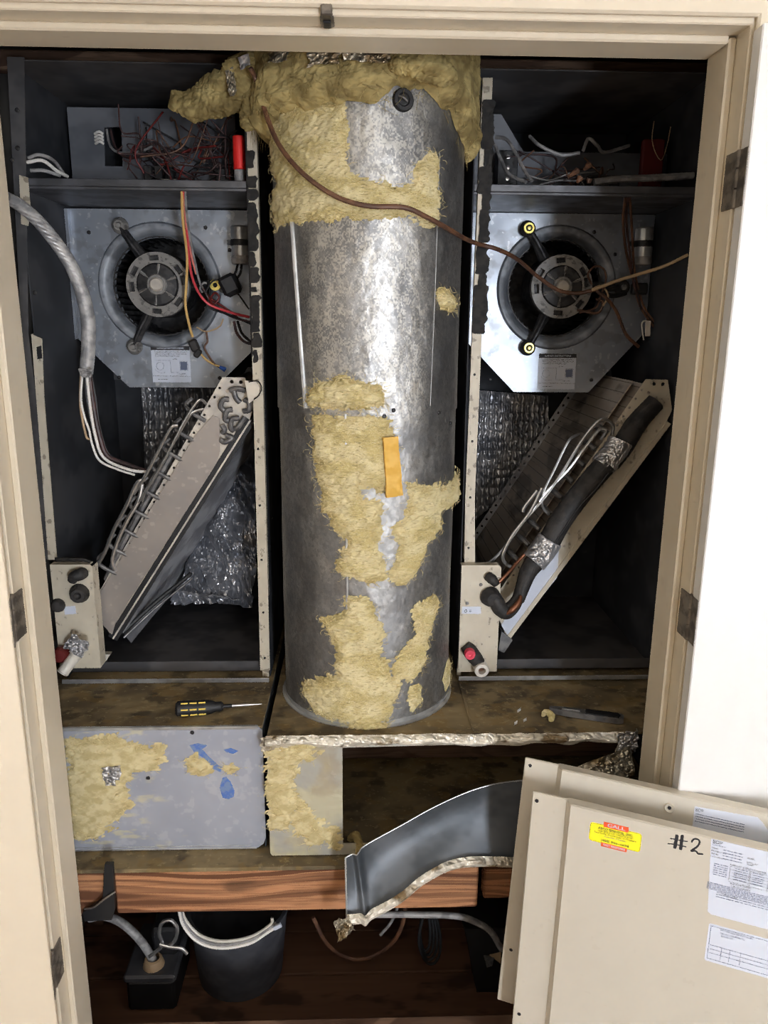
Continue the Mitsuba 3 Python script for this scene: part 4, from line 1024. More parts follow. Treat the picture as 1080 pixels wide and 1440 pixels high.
# ------------------------------------------------------------------ slanted cooling coils
D1, D2 = .43, .87
OUT = np.array([(-.325, 1.448), (-.270, 1.447), (-.252, 1.373), (-.263, 1.345), (-.639, .773), (-.674, .843), (-.670, .890)])
ax = np.array([.5494, .8356]); ax /= np.linalg.norm(ax)                 # up along the slab in x and z
nx_ = np.array([-ax[1], ax[0]])                                        # towards the upper left


def coil(dx, side):
    o = OUT + [dx, 0]
    w = 'left' if side < 0 else 'right'
    k = thing('cooling_coil', 'slanted cooling coil with a pale end plate and bare return bends' if side < 0 else 'slanted cooling coil with a black insulated pipe lying along its front', 'cooling coil')
    b0, t0 = o[4] + nx_ * .004, o[3] + nx_ * .002
    L = np.linalg.norm(t0 - b0)
    f0, f1 = o[6] + [.004, 0], o[0] + [.0, -.01]
    plate = Polygon(o)
    holes = []
    n = 24
    for i in range(n):
        t = .06 + i * .9 / (n - 1)
        c_ = o[6] * (1 - t) + o[0] * t - nx_ * .0075
        holes.append(circle(c_[0], c_[1], .0032, 12))
    for dx_, dz_ in ((-.303, 1.437), (-.281, 1.436), (-.315, 1.415)):
        holes.append(circle(dx_ + dx, dz_, .0045, 14))
    plate = plate.difference(shapely.union_all(holes))
    part(k, 'end_plate', ext(plate, D1, D1 + .002), 'coil_plate' if side < 0 else 'plate_beige', False, 'pale end plate with a row of holes')
    part(k, 'end_plate', ext(plate, D2, D2 + .002), 'grey_face', False)
    core = Polygon([o[0] + [.004, -.012], o[2] + [-.008, -.004], o[4] + nx_ * .006, o[6] + [.010, -.01]])
    part(k, 'fin_block', ext(core, D1 + .003, D2), 'fins', False)
    # sheet of the lower face with its two rails
    part(k, 'lower_face', ext(Polygon([o[3] + nx_ * .001, o[3] - nx_ * .004, o[4] - nx_ * .004, o[4] + nx_ * .001]), D1 + .012, D2), 'grey_face', False)
    part(k, 'edge_rail', ext(Polygon([o[3], o[3] - nx_ * .0045, o[4] - nx_ * .0045, o[4]]) if side < 0 else Polygon([o[3], o[3] - nx_ * .012, o[4] - nx_ * .012, o[4]]), D1 - .004, D1), 'coil_plate' if side < 0 else 'plate_beige', False)
    if side < 0:
        part(k, 'edge_dark_strip', ext(Polygon([o[3] + nx_ * .012, o[3] + nx_ * .0, o[4] + nx_ * .0, o[4] + nx_ * .012]), D1 - .003, D1 - .0002), 'black', False)
    if side < 0:
        part(k, 'edge_dark_strip', ext(Polygon([o[3] - nx_ * .0045, o[3] - nx_ * .014, o[4] - nx_ * .014, o[4] - nx_ * .0045]), D1 - .002, D1 + .004), 'black', False)  # black strip painting in the dark gap between rail and liner
    return k, o


cL, o = coil(0, -1)
# drip edge: the thin dark strip and bright bead down to the pan
part(cL, 'cover_sheet', ext([(-0.35, 1.356), (-0.335, 1.349), (-0.338, 1.267), (-0.348, 1.236), (-0.623, 0.825), (-0.637, 0.785), (-0.672, 0.829), (-0.661, 0.897), (-0.396, 1.307)], D1 - .007, D1 - .005), 'cover', False, 'tan-grey cover sheet on the end of the coil')
P = [(-0.31, 0.425, 1.411), (-0.287, 0.425, 1.413), (-0.318, 0.425, 1.387), (-0.305, 0.425, 1.36), (-0.271, 0.425, 1.398), (-0.259, 0.425, 1.384), (-0.323, 0.425, 1.346), (-0.299, 0.425, 1.332), (-0.284, 0.425, 1.355)]
for a in ([(-0.307, 0.42, 1.417), (-0.288, 0.418, 1.421), (-0.269, 0.42, 1.417)], [(-0.297, 0.42, 1.415), (-0.292, 0.418, 1.398), (-0.283, 0.42, 1.388)], [(-0.31, 0.42, 1.395), (-0.323, 0.416, 1.395), (-0.33, 0.416, 1.378), (-0.321, 0.42, 1.367)], [(-0.302, 0.42, 1.371), (-0.315, 0.416, 1.368), (-0.32, 0.416, 1.347), (-0.308, 0.42, 1.343)], [(-0.287, 0.42, 1.35), (-0.304, 0.416, 1.347), (-0.307, 0.416, 1.326), (-0.301, 0.42, 1.319)], [(-0.272, 0.42, 1.395), (-0.261, 0.416, 1.388), (-0.262, 0.416, 1.37), (-0.276, 0.42, 1.367)], [(-0.258, 0.42, 1.398), (-0.251, 0.416, 1.385), (-0.259, 0.42, 1.371)], [(-0.329, 0.42, 1.332), (-0.323, 0.418, 1.322), (-0.329, 0.42, 1.312)], [(-0.32, 0.42, 1.308), (-0.306, 0.418, 1.301), (-0.324, 0.418, 1.291), (-0.334, 0.42, 1.297)], [(-0.272, 0.42, 1.353), (-0.288, 0.416, 1.33), (-0.298, 0.418, 1.322)]):
    part(cL, 'return_bend', tube(a, .0066, 10), 'grey_tube')
for i in range(9):
    t = .13 + i * .088
    c_ = o[6] * (1 - t) + o[0] * t
    p0 = np.array([c_[0] + .012, D1 - .002, c_[1] - .014])
    p1 = np.array([c_[0] - .022, D1 - .010, c_[1] + .010])
    p2 = np.array([c_[0] - .034, D1 + .002, c_[1] + .026])
    p3 = np.array([c_[0] - .020, D1 + .012, c_[1] + .040])
    part(cL, 'feeder_tube', tube([p0, p1, p2, p3], .0052, 8), 'grey_tube')
for a, r_ in (([(-0.365, 0.42, 1.384), (-0.374, 0.41, 1.395), (-0.387, 0.405, 1.386), (-0.419, 0.405, 1.339), (-0.463, 0.405, 1.261), (-0.507, 0.405, 1.19), (-0.55, 0.41, 1.131)], .0036), ([(-0.372, 0.42, 1.372), (-0.395, 0.41, 1.365), (-0.413, 0.41, 1.344), (-0.445, 0.41, 1.292), (-0.488, 0.41, 1.225), (-0.523, 0.415, 1.17), (-0.535, 0.42, 1.142)], .0036),
              ([(-0.434, 0.41, 1.333), (-0.45, 0.405, 1.327), (-0.479, 0.405, 1.278), (-0.517, 0.405, 1.212), (-0.552, 0.41, 1.162)], .0042), ([(-0.521, 0.41, 1.2), (-0.541, 0.405, 1.19), (-0.569, 0.405, 1.136), (-0.607, 0.41, 1.071), (-0.634, 0.415, 1.014), (-0.662, 0.42, 0.97)], .0048),
              ([(-0.529, 0.41, 1.189), (-0.542, 0.41, 1.144), (-0.57, 0.41, 1.099), (-0.602, 0.415, 1.038), (-0.62, 0.42, 0.985), (-0.611, 0.43, 0.951)], .0052)):
    part(cL, 'distributor_tube', tube(a, r_, 8), 'aluminium')
part(cL, 'header_tube', tube([(-0.463, 0.44, 1.255), (-0.532, 0.44, 1.137), (-0.592, 0.44, 1.035), (-0.645, 0.44, 0.93)], .009), 'grey_tube')
q = OUT[2]
part(cL, 'top_tab', ext([(-0.264, 1.444), (-0.237, 1.441), (-0.229, 1.426), (-0.231, 1.407), (-0.256, 1.39)], .376, .380), 'coil_plate', False)
part(cL, 'wire_hook', tube([(-0.254, 0.372, 1.441), (-0.233, 0.37, 1.443), (-0.224, 0.37, 1.428), (-0.231, 0.37, 1.41), (-0.243, 0.372, 1.4)], .0013), 'black')
part(cL, 'drain_lip', ext([(-0.679, 0.732), (-0.646, 0.731), (-0.655, 0.715), (-0.674, 0.703), (-0.685, 0.703)], .42, .44), 'pvc')
# flared liner below the slab, from its foot to the foil wrap
G = np.array([(-0.262, 0.44, 1.353), (-0.36, 0.44, 1.205), (-0.496, 0.44, 0.997), (-0.616, 0.44, 0.787)])
H_ = np.array([(-0.303, 0.86, 1.185), (-0.377, 0.86, 1.052), (-0.524, 0.86, 0.823), (-0.614, 0.5, 0.729)])
A = np.linspace(0, 1, 14)[None, :, None]
S_ = catmull(G, 10)[:, None] * (1 - A) + catmull(H_, 10)[:, None] * A
S_ = S_ + np.array([.6, 0, -.5]) * (.012 * (meshkit.fbm(S_ * [14, 5, 14], 3, 6) - .5))[..., None]
part(cL, 'side_liner', thick(S_, .0015), 'grey_face', 40, 'dull grey sheet under the coil')
P = [(-0.619, 0.45, 0.779), (-0.548, 0.5, 0.839), (-0.469, 0.56, 0.895), (-0.459, 0.57, 0.904)]
part(cL, 'drain_pan_edge', tube(P, .006), 'black')
part(cL, 'drain_pan_edge', tube([np.array(x) + [.004, -.004, -.012] for x in P], .003), 'grey_tube')

DX = 1.037
cR, o = coil(DX, 1)
# tin sheet on the upper face with its joints
b0, t0 = o[6] + nx_ * .002, o[0] + nx_ * .002
for i, (ta, tb_) in enumerate(((.02, .26), (.262, .50), (.502, .72), (.722, .98))):
    a_, c_ = b0 * (1 - ta) + t0 * ta, b0 * (1 - tb_) + t0 * tb_
    part(cR, 'face_sheet', ext(Polygon([a_, c_, c_ + nx_ * (.002 + .001 * (i % 2)), a_ + nx_ * (.002 + .001 * (i % 2))]), D1 + .06, D2), 'fins', False)
holes = shapely.union_all([circle(*(b0 * (1 - t) + t0 * t + nx_ * .012), .004, 12) for t in np.linspace(.03, .95, 24)])
part(cR, 'rear_flange', ext(Polygon([b0 + nx_ * .003, t0 + nx_ * .003, t0 + nx_ * .022, b0 + nx_ * .022]).difference(holes), D2 - .004, D2 - .002), 'grey_face', False)
for i in range(9):
    t = .16 + i * .075
    c_ = b0 * (1 - t) + t0 * t
    part(cR, 'return_bend', tube([(c_[0] - .002, D1 + .004, c_[1]), (c_[0] - .016, D1 + .02, c_[1] + .012), (c_[0] - .020, D1 + .045, c_[1] + .012), (c_[0] - .004, D1 + .06, c_[1] + .002)], .007, 8), 'grey_tube')
for a, r_ in (([(0.636, 0.42, 1.314), (0.632, 0.41, 1.337), (0.607, 0.4, 1.352), (0.586, 0.4, 1.341), (0.549, 0.4, 1.29), (0.51, 0.4, 1.219), (0.469, 0.4, 1.155), (0.419, 0.405, 1.09), (0.369, 0.41, 1.013), (0.333, 0.415, 0.974)], .0042), ([(0.608, 0.42, 1.3), (0.614, 0.405, 1.325), (0.595, 0.4, 1.327), (0.562, 0.4, 1.281), (0.527, 0.4, 1.228), (0.477, 0.4, 1.174), (0.457, 0.4, 1.146)], .0036),
              ([(0.553, 0.42, 1.314), (0.522, 0.4, 1.299), (0.491, 0.4, 1.228), (0.468, 0.4, 1.174), (0.464, 0.4, 1.146), (0.47, 0.405, 1.127), (0.486, 0.41, 1.109)], .0036), ([(0.462, 0.4, 1.181), (0.435, 0.4, 1.119), (0.396, 0.4, 1.063), (0.376, 0.4, 1.022), (0.372, 0.402, 0.997), (0.383, 0.405, 0.979), (0.402, 0.41, 0.969)], .0048), ([(0.45, 0.4, 1.174), (0.421, 0.4, 1.133), (0.417, 0.4, 1.119)], .005)):
    part(cR, 'distributor_tube', tube(a, r_, 8), 'aluminium')
part(cR, 'bottom_cap', ext([(0.381, 0.789), (0.412, 0.764), (0.391, 0.728), (0.375, 0.736)], .42, .45), 'grey_tube')
lb = part(cR, 'white_label', ext([(0.522, 1.014), (0.523, 0.937), (0.405, 0.767), (0.381, 0.803), (0.45, 0.931)], D1 - .0022, D1 - .0008), 'white_label', False)  # no label: window-lit end of the plate painted white to its shadow edge
# insulated suction pipe along the front edge
sp = thing('suction_pipe', 'black foam insulated pipe with silver tape bands along the right coil', 'pipe')
part(sp, 'foam_sleeve', tube([(0.742, 0.44, 1.392), (0.698, 0.43, 1.34), (0.66, 0.41, 1.284), (0.629, 0.4, 1.246)], .027, 14), 'rubber')
part(sp, 'foam_sleeve', tube([(0.617, 0.395, 1.243), (0.563, 0.39, 1.176), (0.513, 0.385, 1.104), (0.484, 0.385, 1.045)], .0285, 14), 'rubber')
part(sp, 'foam_sleeve', tube([(0.45, 0.38, 0.994), (0.432, 0.375, 0.967), (0.42, 0.37, 0.931), (0.408, 0.365, 0.895)], [.026, .022, .018, .016], 14), 'rubber')
part(sp, 'foam_seam', tube([(0.616, 0.366, 1.225), (0.586, 0.362, 1.185), (0.548, 0.358, 1.143), (0.515, 0.356, 1.09), (0.491, 0.356, 1.048)], .0022, 6), 'black')
part(sp, 'silver_tape', tube([(0.653, 0.405, 1.299), (0.642, 0.403, 1.276), (0.625, 0.4, 1.255), (0.611, 0.398, 1.237)], .0315, 16), 'foil', 35, 'silver tape band')
part(sp, 'silver_tape', tube([(0.487, 0.385, 1.052), (0.474, 0.385, 1.03), (0.46, 0.383, 1.01), (0.446, 0.38, 0.994)], .033, 16), 'foil', 35, 'silver tape band')
part(sp, 'copper_elbow', tube([(0.408, 0.365, 0.901), (0.395, 0.355, 0.885), (0.377, 0.35, 0.872), (0.36, 0.35, 0.882), (0.351, 0.352, 0.9), (0.34, 0.355, 0.912)], [.015, .018, .020, .020, .018, .02], 14), 'rubber')
part(sp, 'bare_copper', tube([(0.412, 0.347, 0.915), (0.404, 0.338, 0.899), (0.387, 0.332, 0.883), (0.374, 0.334, 0.872)], [.004, .0075, .008, .004], 10), 'copper')
part(sp, 'rubber_grommet', lathe([(.0, .024), (.016, .022), (.024, .012), (.026, 0), (0, 0)], [(0.335, 0.357, 0.911)][0], (.25, -1, -.1), 20), 'rubber')
ll = thing('liquid_line', 'thin brown copper liquid line running up behind the black pipe on the right coil', 'pipe')
part(ll, 'tube', tube([(0.349, 0.352, 0.943), (0.375, 0.36, 0.967), (0.419, 0.385, 1.007), (0.481, 0.395, 1.074), (0.532, 0.4, 1.146)], .0042, 8), 'copper')
part(ll, 'rubber_grommet', tube([(0.328, 0.357, 0.964), (0.337, 0.345, 0.959), (0.348, 0.345, 0.946)], [.012, .013, .009], 14), 'rubber')


def connection_panel(x0, x1, z0, z1, side, mat):
    w = 'left' if side < 0 else 'right'
    k = thing('connection_panel', f'beige pipe connection panel at the lower {"left of the left" if side < 0 else "left of the right"} air handler', 'panel')
    part(k, 'face', ext([(x0, z0), (x1, z0), (x1, z1 - .006), (x1 - .006, z1), (x0, z1)], .358, .361), mat, False)
    part(k, 'top_flange', cbox(x0, x1 - .006, .361, .384, z1 - .003, z1, .001), mat)
    part(k, 'side_flange', cbox(x1 - .002, x1, .361, .40, z0, z1 - .006, .0008), mat)
    return k


kL = connection_panel(-.752, -.650, .722, .997, -1, 'plate_beige')
kR = connection_panel(.261, .361, .704, .992, 1, 'plate_beige')
pnx = thing('pipe_stub', 'black rubber pipe ends poking out of the left connection panel', 'pipe')
part(pnx, 'upper_stub', tube([(-0.672, 0.356, 0.976), (-0.675, 0.34, 0.977), (-0.687, 0.335, 0.973), (-0.694, 0.335, 0.961)], [.014, .015, .014, .010], 14), 'rubber')
part(pnx, 'lower_stub', lathe([(0, .014), (.006, .018), (.009, .022), (.016, .022), (.02, .016), (.024, .004), (.025, 0), (0, 0)], [(-0.686, 0.358, 0.923)][0], (.1, -1, 0), 22), 'rubber')
part(pnx, 'small_stub', lathe([(0, .016), (.012, .014), (.017, .006), (.018, 0), (0, 0)], [(-0.741, 0.358, 0.892)][0], (0, -1, 0), 18), 'rubber')
part(kL, 'paper_label', ext([(-0.727, 0.888), (-0.699, 0.89), (-0.699, 0.869), (-0.727, 0.867)], .3570, .358), 'white_label', False, 'small blank white label')
part(kL, 'sealant_smear', tube([(-0.736, 0.355, 1.013), (-0.705, 0.352, 1.012), (-0.671, 0.352, 1.012), (-0.652, 0.355, 1.005)], .0042, 6), 'tar', False)
dp = thing('drain_pipe', 'pvc drain pipe with foil tape at the foot of the left connection panel', 'pipe')
part(dp, 'pipe', [tube([(-0.702, 0.345, 0.766), (-0.712, 0.33, 0.754), (-0.729, 0.315, 0.73)], .0145, 20, cap=False), lathe([(.0105, 0), (.0145, 0), (.0145, -.002), (.0105, -.002)], [(-0.731, 0.314, 0.729)][0], (-.45, -.35, -.62), 20)], 'pvc')
part(dp, 'pipe_bore', lathe([(0, .0005), (.0106, .0005), (.0106, -.001), (0, -.001)], [(-0.73, 0.315, 0.73)][0], (-.45, -.35, -.62), 20), 'dark_metal')
part(dp, 'coupling', tube([(-0.691, 0.35, 0.787), (-0.703, 0.338, 0.767)], .018, 20, smooth=False), 'pvc')
part(dp, 'red_cap', lathe([(0, .03), (.016, .028), (.02, .02), (.02, 0), (0, 0)], [(-0.737, 0.35, 0.768)][0], (-.1, -1, .1), 20), 'dark_red')
q = [(-0.689, 0.325, 0.8)][0]
part(dp, 'foil_tape', crumpled(q, (.045, -.005, -.026), (.026, -.008, .040), 20, 18, .016, 55, 71), 'foil', False, 'crumpled foil tape')

dr_ = thing('drain_pipe', 'white pipe end and pink plug at the foot of the right connection panel', 'pipe')
part(dr_, 'white_pipe', lathe([(.0095, 0), (.0095, .03), (.017, .03), (.0185, .028), (.0185, 0)], [(0.317, 0.358, 0.721)][0], (.02, -1, -.05), 28), 'white_cable')
part(dr_, 'pipe_bore', lathe([(0, .012), (.0095, .012), (.0095, 0), (0, 0)], [(0.317, 0.358, 0.721)][0], (.02, -1, -.05), 20), 'wire_brown')
part(dr_, 'fitting', tube([(0.314, 0.352, 0.73), (0.302, 0.352, 0.746), (0.287, 0.352, 0.767), (0.276, 0.352, 0.779)], [.016, .019, .019, .014], 16), 'rubber')
part(dr_, 'pink_plug', lathe([(0, .010), (.006, .012), (.006, .016), (.0125, .016), (.014, .012), (.014, 0), (0, 0)], [(0.285, 0.336, 0.767)][0], (0, -1, 0), 20), 'pink')
lbl = part(kR, 'rating_label', ext([(0.265, 0.883), (0.313, 0.883), (0.314, 0.863), (0.265, 0.864)], .3568, .358), 'white_label', False, 'small white label with a round mark')
z0_ = [(0.275, 0.869)][0]
part(lbl, 'round_mark', ext(circle(z0_[0], z0_[1] + .002, .004, 16).difference(circle(z0_[0], z0_[1] + .002, .003, 16)), .3564, .3568), 'ink', False)
part(lbl, 'print', [ext([(z0_[0] + .008, z0_[1] + a), (z0_[0] + .008 + b_, z0_[1] + a), (z0_[0] + .008 + b_, z0_[1] + a + .0008), (z0_[0] + .008, z0_[1] + a + .0008)], .3564, .3568) for a, b_ in ((.0045, .006), (.002, .008), (-.0005, .006))], 'label_grey', False)
for q in [(0.278, 0.892), (0.311, 0.941)]:
    screw(kR, q[0], .358, q[1], .0045, mat='wire_grey')
part(kR, 'seam', cbox(.340, .361, .3572, .3582, .958, .9592, .0003), 'dark_metal')

# foil liners and dark mats inside the cabinets
fl1 = thing('foil_liner', 'quilted foil liner on the back wall behind the left coil', 'liner')
def quilted(px, seed):
    """A foil faced quilt: ribbed sheet between four corners."""
    c4 = np.array(px)
    S1, R1 = np.meshgrid(np.linspace(0, 1, 110), np.linspace(0, 1, 110), indexing='ij')
    Pq = (c4[0] * (1 - S1[..., None]) + c4[1] * S1[..., None]) * (1 - R1[..., None]) + (c4[3] * (1 - S1[..., None]) + c4[2] * S1[..., None]) * R1[..., None]
    wv = .35 * meshkit.noise(Pq * 40, seed)
    d = np.abs(np.sin(Pq[..., 0] * 190 + wv * 4)) ** .6 * (.5 + .5 * np.abs(np.sin(Pq[..., 2] * 105 + wv * 5)) ** .6)
    Pq[..., 1] -= .006 * d + .01 * meshkit.fbm(Pq * 14, 3, seed + 1) + .004 * meshkit.noise(Pq * [160, 1, 90], seed + 2)
    return thick(Pq, .001)


part(fl1, 'sheet', quilted([(-0.659, 0.94, 1.381), (-0.36, 0.94, 1.382), (-0.381, 0.94, 1.046), (-0.668, 0.94, 1.046)], 3), 'quilted_foil', 20)
part(fl1, 'seam_strip', cbox(-.60, -.596, .932, .938, 1.19, 1.41, .001), 'galv_plain')
fl2 = thing('foil_liner', 'crumpled shiny foil sheet hanging behind the left coil beside the post', 'liner')
Sg, Rg = np.meshgrid(np.linspace(0, 1, 60), np.linspace(0, 1, 60), indexing='ij')
c4 = np.array([(-0.337, 0.86, 1.272), (-0.276, 0.7, 1.293), (-0.281, 0.62, 0.802), (-0.546, 0.72, 0.766)])
Pf = (c4[0] * (1 - Sg[..., None]) + c4[1] * Sg[..., None]) * (1 - Rg[..., None]) + (c4[3] * (1 - Sg[..., None]) + c4[2] * Sg[..., None]) * Rg[..., None]
Pf = Pf + np.array([-.25, -1., 0]) * (.16 * np.abs(meshkit.fbm(Pf * [11, 5, 6], 3, 14) - .5) + .05 * np.abs(meshkit.noise((Pf[..., [0]] * [34, 0, 0] + Pf[..., [2]] * [22, 14, 0]), 15) - .5) + .016 * np.abs(meshkit.noise(Pf * [90, 40, 70], 16) - .5))[..., None]
part(fl2, 'sheet', thick(Pf, .001), 'dark_foil', 12)
part(fl2, 'hem', crumpled([(-0.407, 0.66, 0.805)][0], (.20, -.05, -.01), (0, -.05, .03), 40, 10, .02, 45, 81), 'foil', False)
fl3 = thing('foil_liner', 'grey ribbed foil liner on the back wall behind the right coil', 'liner')
part(fl3, 'sheet', quilted([(0.367, 0.94, 1.379), (0.596, 0.94, 1.362), (0.607, 0.94, 1.173), (0.382, 0.94, 0.963)], 9), 'quilted_foil', 20)

# ------------------------------------------------------------------ cables
cw_ = thing('thermostat_cable', 'thin brown cable draped across the round duct to the right blower', 'cable')
part(cw_, 'cable', tube([(-0.206, 0.2, 2.058), (-0.195, 0.215, 2.034), (-0.176, 0.2, 1.97), (-0.147, 0.165, 1.908), (-0.097, 0.13, 1.851), (-0.036, 0.112, 1.811), (0.023, 0.105, 1.795), (0.092, 0.112, 1.794), (0.138, 0.135, 1.78), (0.186, 0.18, 1.764), (0.237, 0.29, 1.756), (0.279, 0.36, 1.752), (0.323, 0.375, 1.743), (0.382, 0.44, 1.727), (0.448, 0.52, 1.695), (0.514, 0.56, 1.663), (0.564, 0.56, 1.656), (0.6, 0.54, 1.663)], .0048, 10), 'wire_brown')
part(cw_, 'pale_end', tube([(0.596, 0.54, 1.663), (0.617, 0.52, 1.672), (0.642, 0.48, 1.684), (0.679, 0.44, 1.697), (0.723, 0.4, 1.713), (0.763, 0.37, 1.736)], [.0044, .0036], 10), 'wire_tan')
fc = thing('flex_conduit', 'grey flexible conduit curving down in the left cabinet to a bundle of wires', 'conduit')
part(fc, 'sleeve', tube([(-0.743, 0.3, 1.83), (-0.728, 0.34, 1.818), (-0.702, 0.38, 1.783), (-0.667, 0.42, 1.715), (-0.648, 0.44, 1.645), (-0.642, 0.45, 1.58), (-0.647, 0.45, 1.513), (-0.657, 0.45, 1.454)], [.013, .015, .0165, .0165], 16, 8), 'conduit')
for a, r_, m_ in (([(-0.658, 0.45, 1.459), (-0.66, 0.45, 1.394), (-0.65, 0.45, 1.306), (-0.637, 0.45, 1.253), (-0.599, 0.45, 1.226), (-0.536, 0.44, 1.21)], .006, 'black'), ([(-0.65, 0.45, 1.459), (-0.647, 0.45, 1.394), (-0.639, 0.45, 1.315), (-0.623, 0.45, 1.253), (-0.581, 0.45, 1.232), (-0.527, 0.44, 1.214)], .006, 'wire_dark'),
                  ([(-0.665, 0.45, 1.459), (-0.671, 0.44, 1.395), (-0.667, 0.44, 1.352), (-0.658, 0.44, 1.317), (-0.653, 0.44, 1.281), (-0.638, 0.44, 1.241), (-0.596, 0.44, 1.219), (-0.554, 0.44, 1.205)], .0032, 'white_cable'), ([(-0.669, 0.45, 1.454), (-0.674, 0.44, 1.377), (-0.663, 0.43, 1.306), (-0.655, 0.43, 1.295)], .003, 'wire_tan'),
                  ([(-0.652, 0.44, 1.46), (-0.651, 0.44, 1.386), (-0.644, 0.44, 1.304), (-0.627, 0.44, 1.248), (-0.567, 0.43, 1.221), (-0.522, 0.43, 1.214)], .004, 'white_cable'), ([(-0.648, 0.455, 1.459), (-0.641, 0.455, 1.393), (-0.637, 0.455, 1.323), (-0.618, 0.455, 1.252), (-0.559, 0.45, 1.223)], .005, 'black')):
    part(fc, 'wire', tube(a, r_, 8), m_)
part(fc, 'frayed_end', crumpled([(-0.649, 0.428, 1.457)][0], (.03, 0, 0), (0, 0, .02), 10, 8, .012, 80, 91), 'wire_grey', False)

# ------------------------------------------------------------------ tools on the decks
sd = thing('screwdriver', 'black and yellow handled screwdriver lying on the dirty deck of the left plenum', 'screwdriver')
a, b_ = np.array([(-0.424, 0.181, 0.7)][0]), np.array([(-0.227, 0.215, 0.693)][0])
d = (b_ - a) / np.linalg.norm(b_ - a); L = np.linalg.norm(b_ - a)
part(sd, 'handle', lathe([(0, 0), (.012, .001), (.0175, .006), (.018, .03), (.0165, .05), (.0175, .066), (.015, .084), (.011, .094), (.012, .104), (.008, .110), (0, .110)], a, d, 20), 'black')
nrm = np.cross(d, [0, 0, 1]); nrm /= np.linalg.norm(nrm)
for ang in (15, 65, -35):
    n_ = nrm * math.cos(math.radians(ang)) + np.array([0, 0, 1]) * math.sin(math.radians(ang))
    for s0, s1 in ((.014, .030), (.034, .050), (.054, .070)):
        part(sd, 'grip_inlay', tube([a + d * s0 + n_ * .0176, a + d * s1 + n_ * .0172], .0022, 6, smooth=False), 'tool_yellow')
part(sd, 'ferrule', rod(a + d * .108, a + d * .13, .0045), 'black')
part(sd, 'blade', [rod(a + d * .125, a + d * (L - .03), .0036), tube([a + d * (L - .032), a + d * L], [.003, .0012], 8, smooth=False)], 'aluminium')
uk = thing('utility_knife', 'flat metal utility knife with black grip lying on the brown deck at the right', 'knife')
a, b_ = np.array([(0.459, 0.194, 0.686)][0]), np.array([(0.622, 0.143, 0.686)][0])
d = (b_ - a) / np.linalg.norm(b_ - a); L = np.linalg.norm(b_ - a)
nrm = np.cross([0, 0, 1], d)
bd = trimesh.creation.extrude_polygon(Polygon([(0, -.004), (.03, -.010), (L * .5, -.013), (L * .93, -.014), (L, -.008), (L, .010), (L * .95, .015), (L * .45, .012), (.03, .010), (0, .005)]), .014, engine='earcut')
part(uk, 'body', place(bd, a + [0, 0, -.010], d, nrm, (0, 0, 1)), 'grey_tube', 30)
g_ = trimesh.creation.extrude_polygon(Polygon([(L * .5, -.010), (L * .92, -.010), (L * .95, 0), (L * .92, .010), (L * .5, .009)]).buffer(.001), .003, engine='earcut')
part(uk, 'grip', place(g_, a + [0, 0, .0035], d, nrm, (0, 0, 1)), 'black', 30)
g_ = trimesh.creation.extrude_polygon(Polygon([(.03, -.003), (L * .42, -.003), (L * .42, .004), (.03, .004)]), .003, engine='earcut')
part(uk, 'slide_button', place(g_, a + [0, 0, .0035], d, nrm, (0, 0, 1)), 'aluminium', 30)
sc_ = thing('wool_scrap', 'curled yellow scrap of glass wool beside the utility knife', 'insulation')
part(sc_, 'wool', blob([(0.436, 0.17, 0.677), (0.446, 0.17, 0.688), (0.457, 0.16, 0.686), (0.452, 0.15, 0.673)], [.004, .009, .008, .004], [.004, .006, .006, .004], 44, .004, 80, 30, 20), 'fiber')
for i, q in enumerate([(0.387, 0.193), (0.391, 0.146), (0.367, 0.133)]):
    solo('debris_chip', crumpled((q[0], q[1], .682), (.008, .002, .004), (.001, .006, .004), 5, 5, .003, 200, 100 + i), 'foil', 'tiny bright chip of foil on the brown deck right of the duct', 'debris', False, 'foil chips on the deck')

# ------------------------------------------------------------------ under the deck
bu = thing('bucket', 'black plastic bucket under the beam with white cables draped over its rim', 'bucket')
bc = np.array([-.325, .335]); br = .133
part(bu, 'body', lathe([(0, .004), (br * .86, .004), (br, .205), (br + .006, .21), (br + .006, .216), (br - .004, .216), (br * .86 - .004, .009), (0, .009)], (bc[0], bc[1], -.182), (0, 0, 1), 56), 'bucket_plastic')
part(bu, 'handle', tube([(bc[0] + (br + .006) * math.cos(t), bc[1] + (br + .004) * math.sin(t), .03 + .01 * math.sin(t)) for t in np.linspace(.2, 2.9, 12)], .003), 'aluminium')
wc = thing('white_cable_bundle', 'bundle of cut white flat cables draped over the black bucket', 'cables')
for i, (dx_, dz_) in enumerate(((0, 0), (1, 4), (2, 8), (-1, -4))):
    base = np.array([(-0.449, 0.19, 0.15), (-0.438, 0.185, 0.102), (-0.403, 0.18, 0.058), (-0.346, 0.175, 0.042), (-0.275, 0.18, 0.049), (-0.225, 0.19, 0.075), (-0.196, 0.195, 0.092)])
    base = base + np.array([.0015 * dx_, .004 * i, .0016 * dz_ - .004])
    base[-1] += [-.012 * (i % 3), 0, -.006 * (i % 2)]
    part(wc, 'cable', tube(base, .0042, 8), ('white_cable', 'wire_grey', 'pvc', 'wire_tan')[i])
q = [(-0.202, 0.185, 0.09)][0]
part(wc, 'cable_tail', place(cbox(-.012, .012, -.004, .004, -.006, .006, .0015), q, (.8, 0, .45), (0, 1, 0), (-.45, 0, .8)), 'white_label')
bx = thing('condensate_pump', 'black box pump on the closet floor with a grey tube entering its top', 'pump')
part(bx, 'tank', cbox(-.60, -.475, .20, .38, -.18, -.085, .008), 'black')
part(bx, 'lid', cbox(-.605, -.47, .195, .385, -.088, -.066, .006), 'bucket_plastic')
part(bx, 'motor_housing', cbox(-.545, -.48, .26, .37, -.066, .02, .008), 'black')
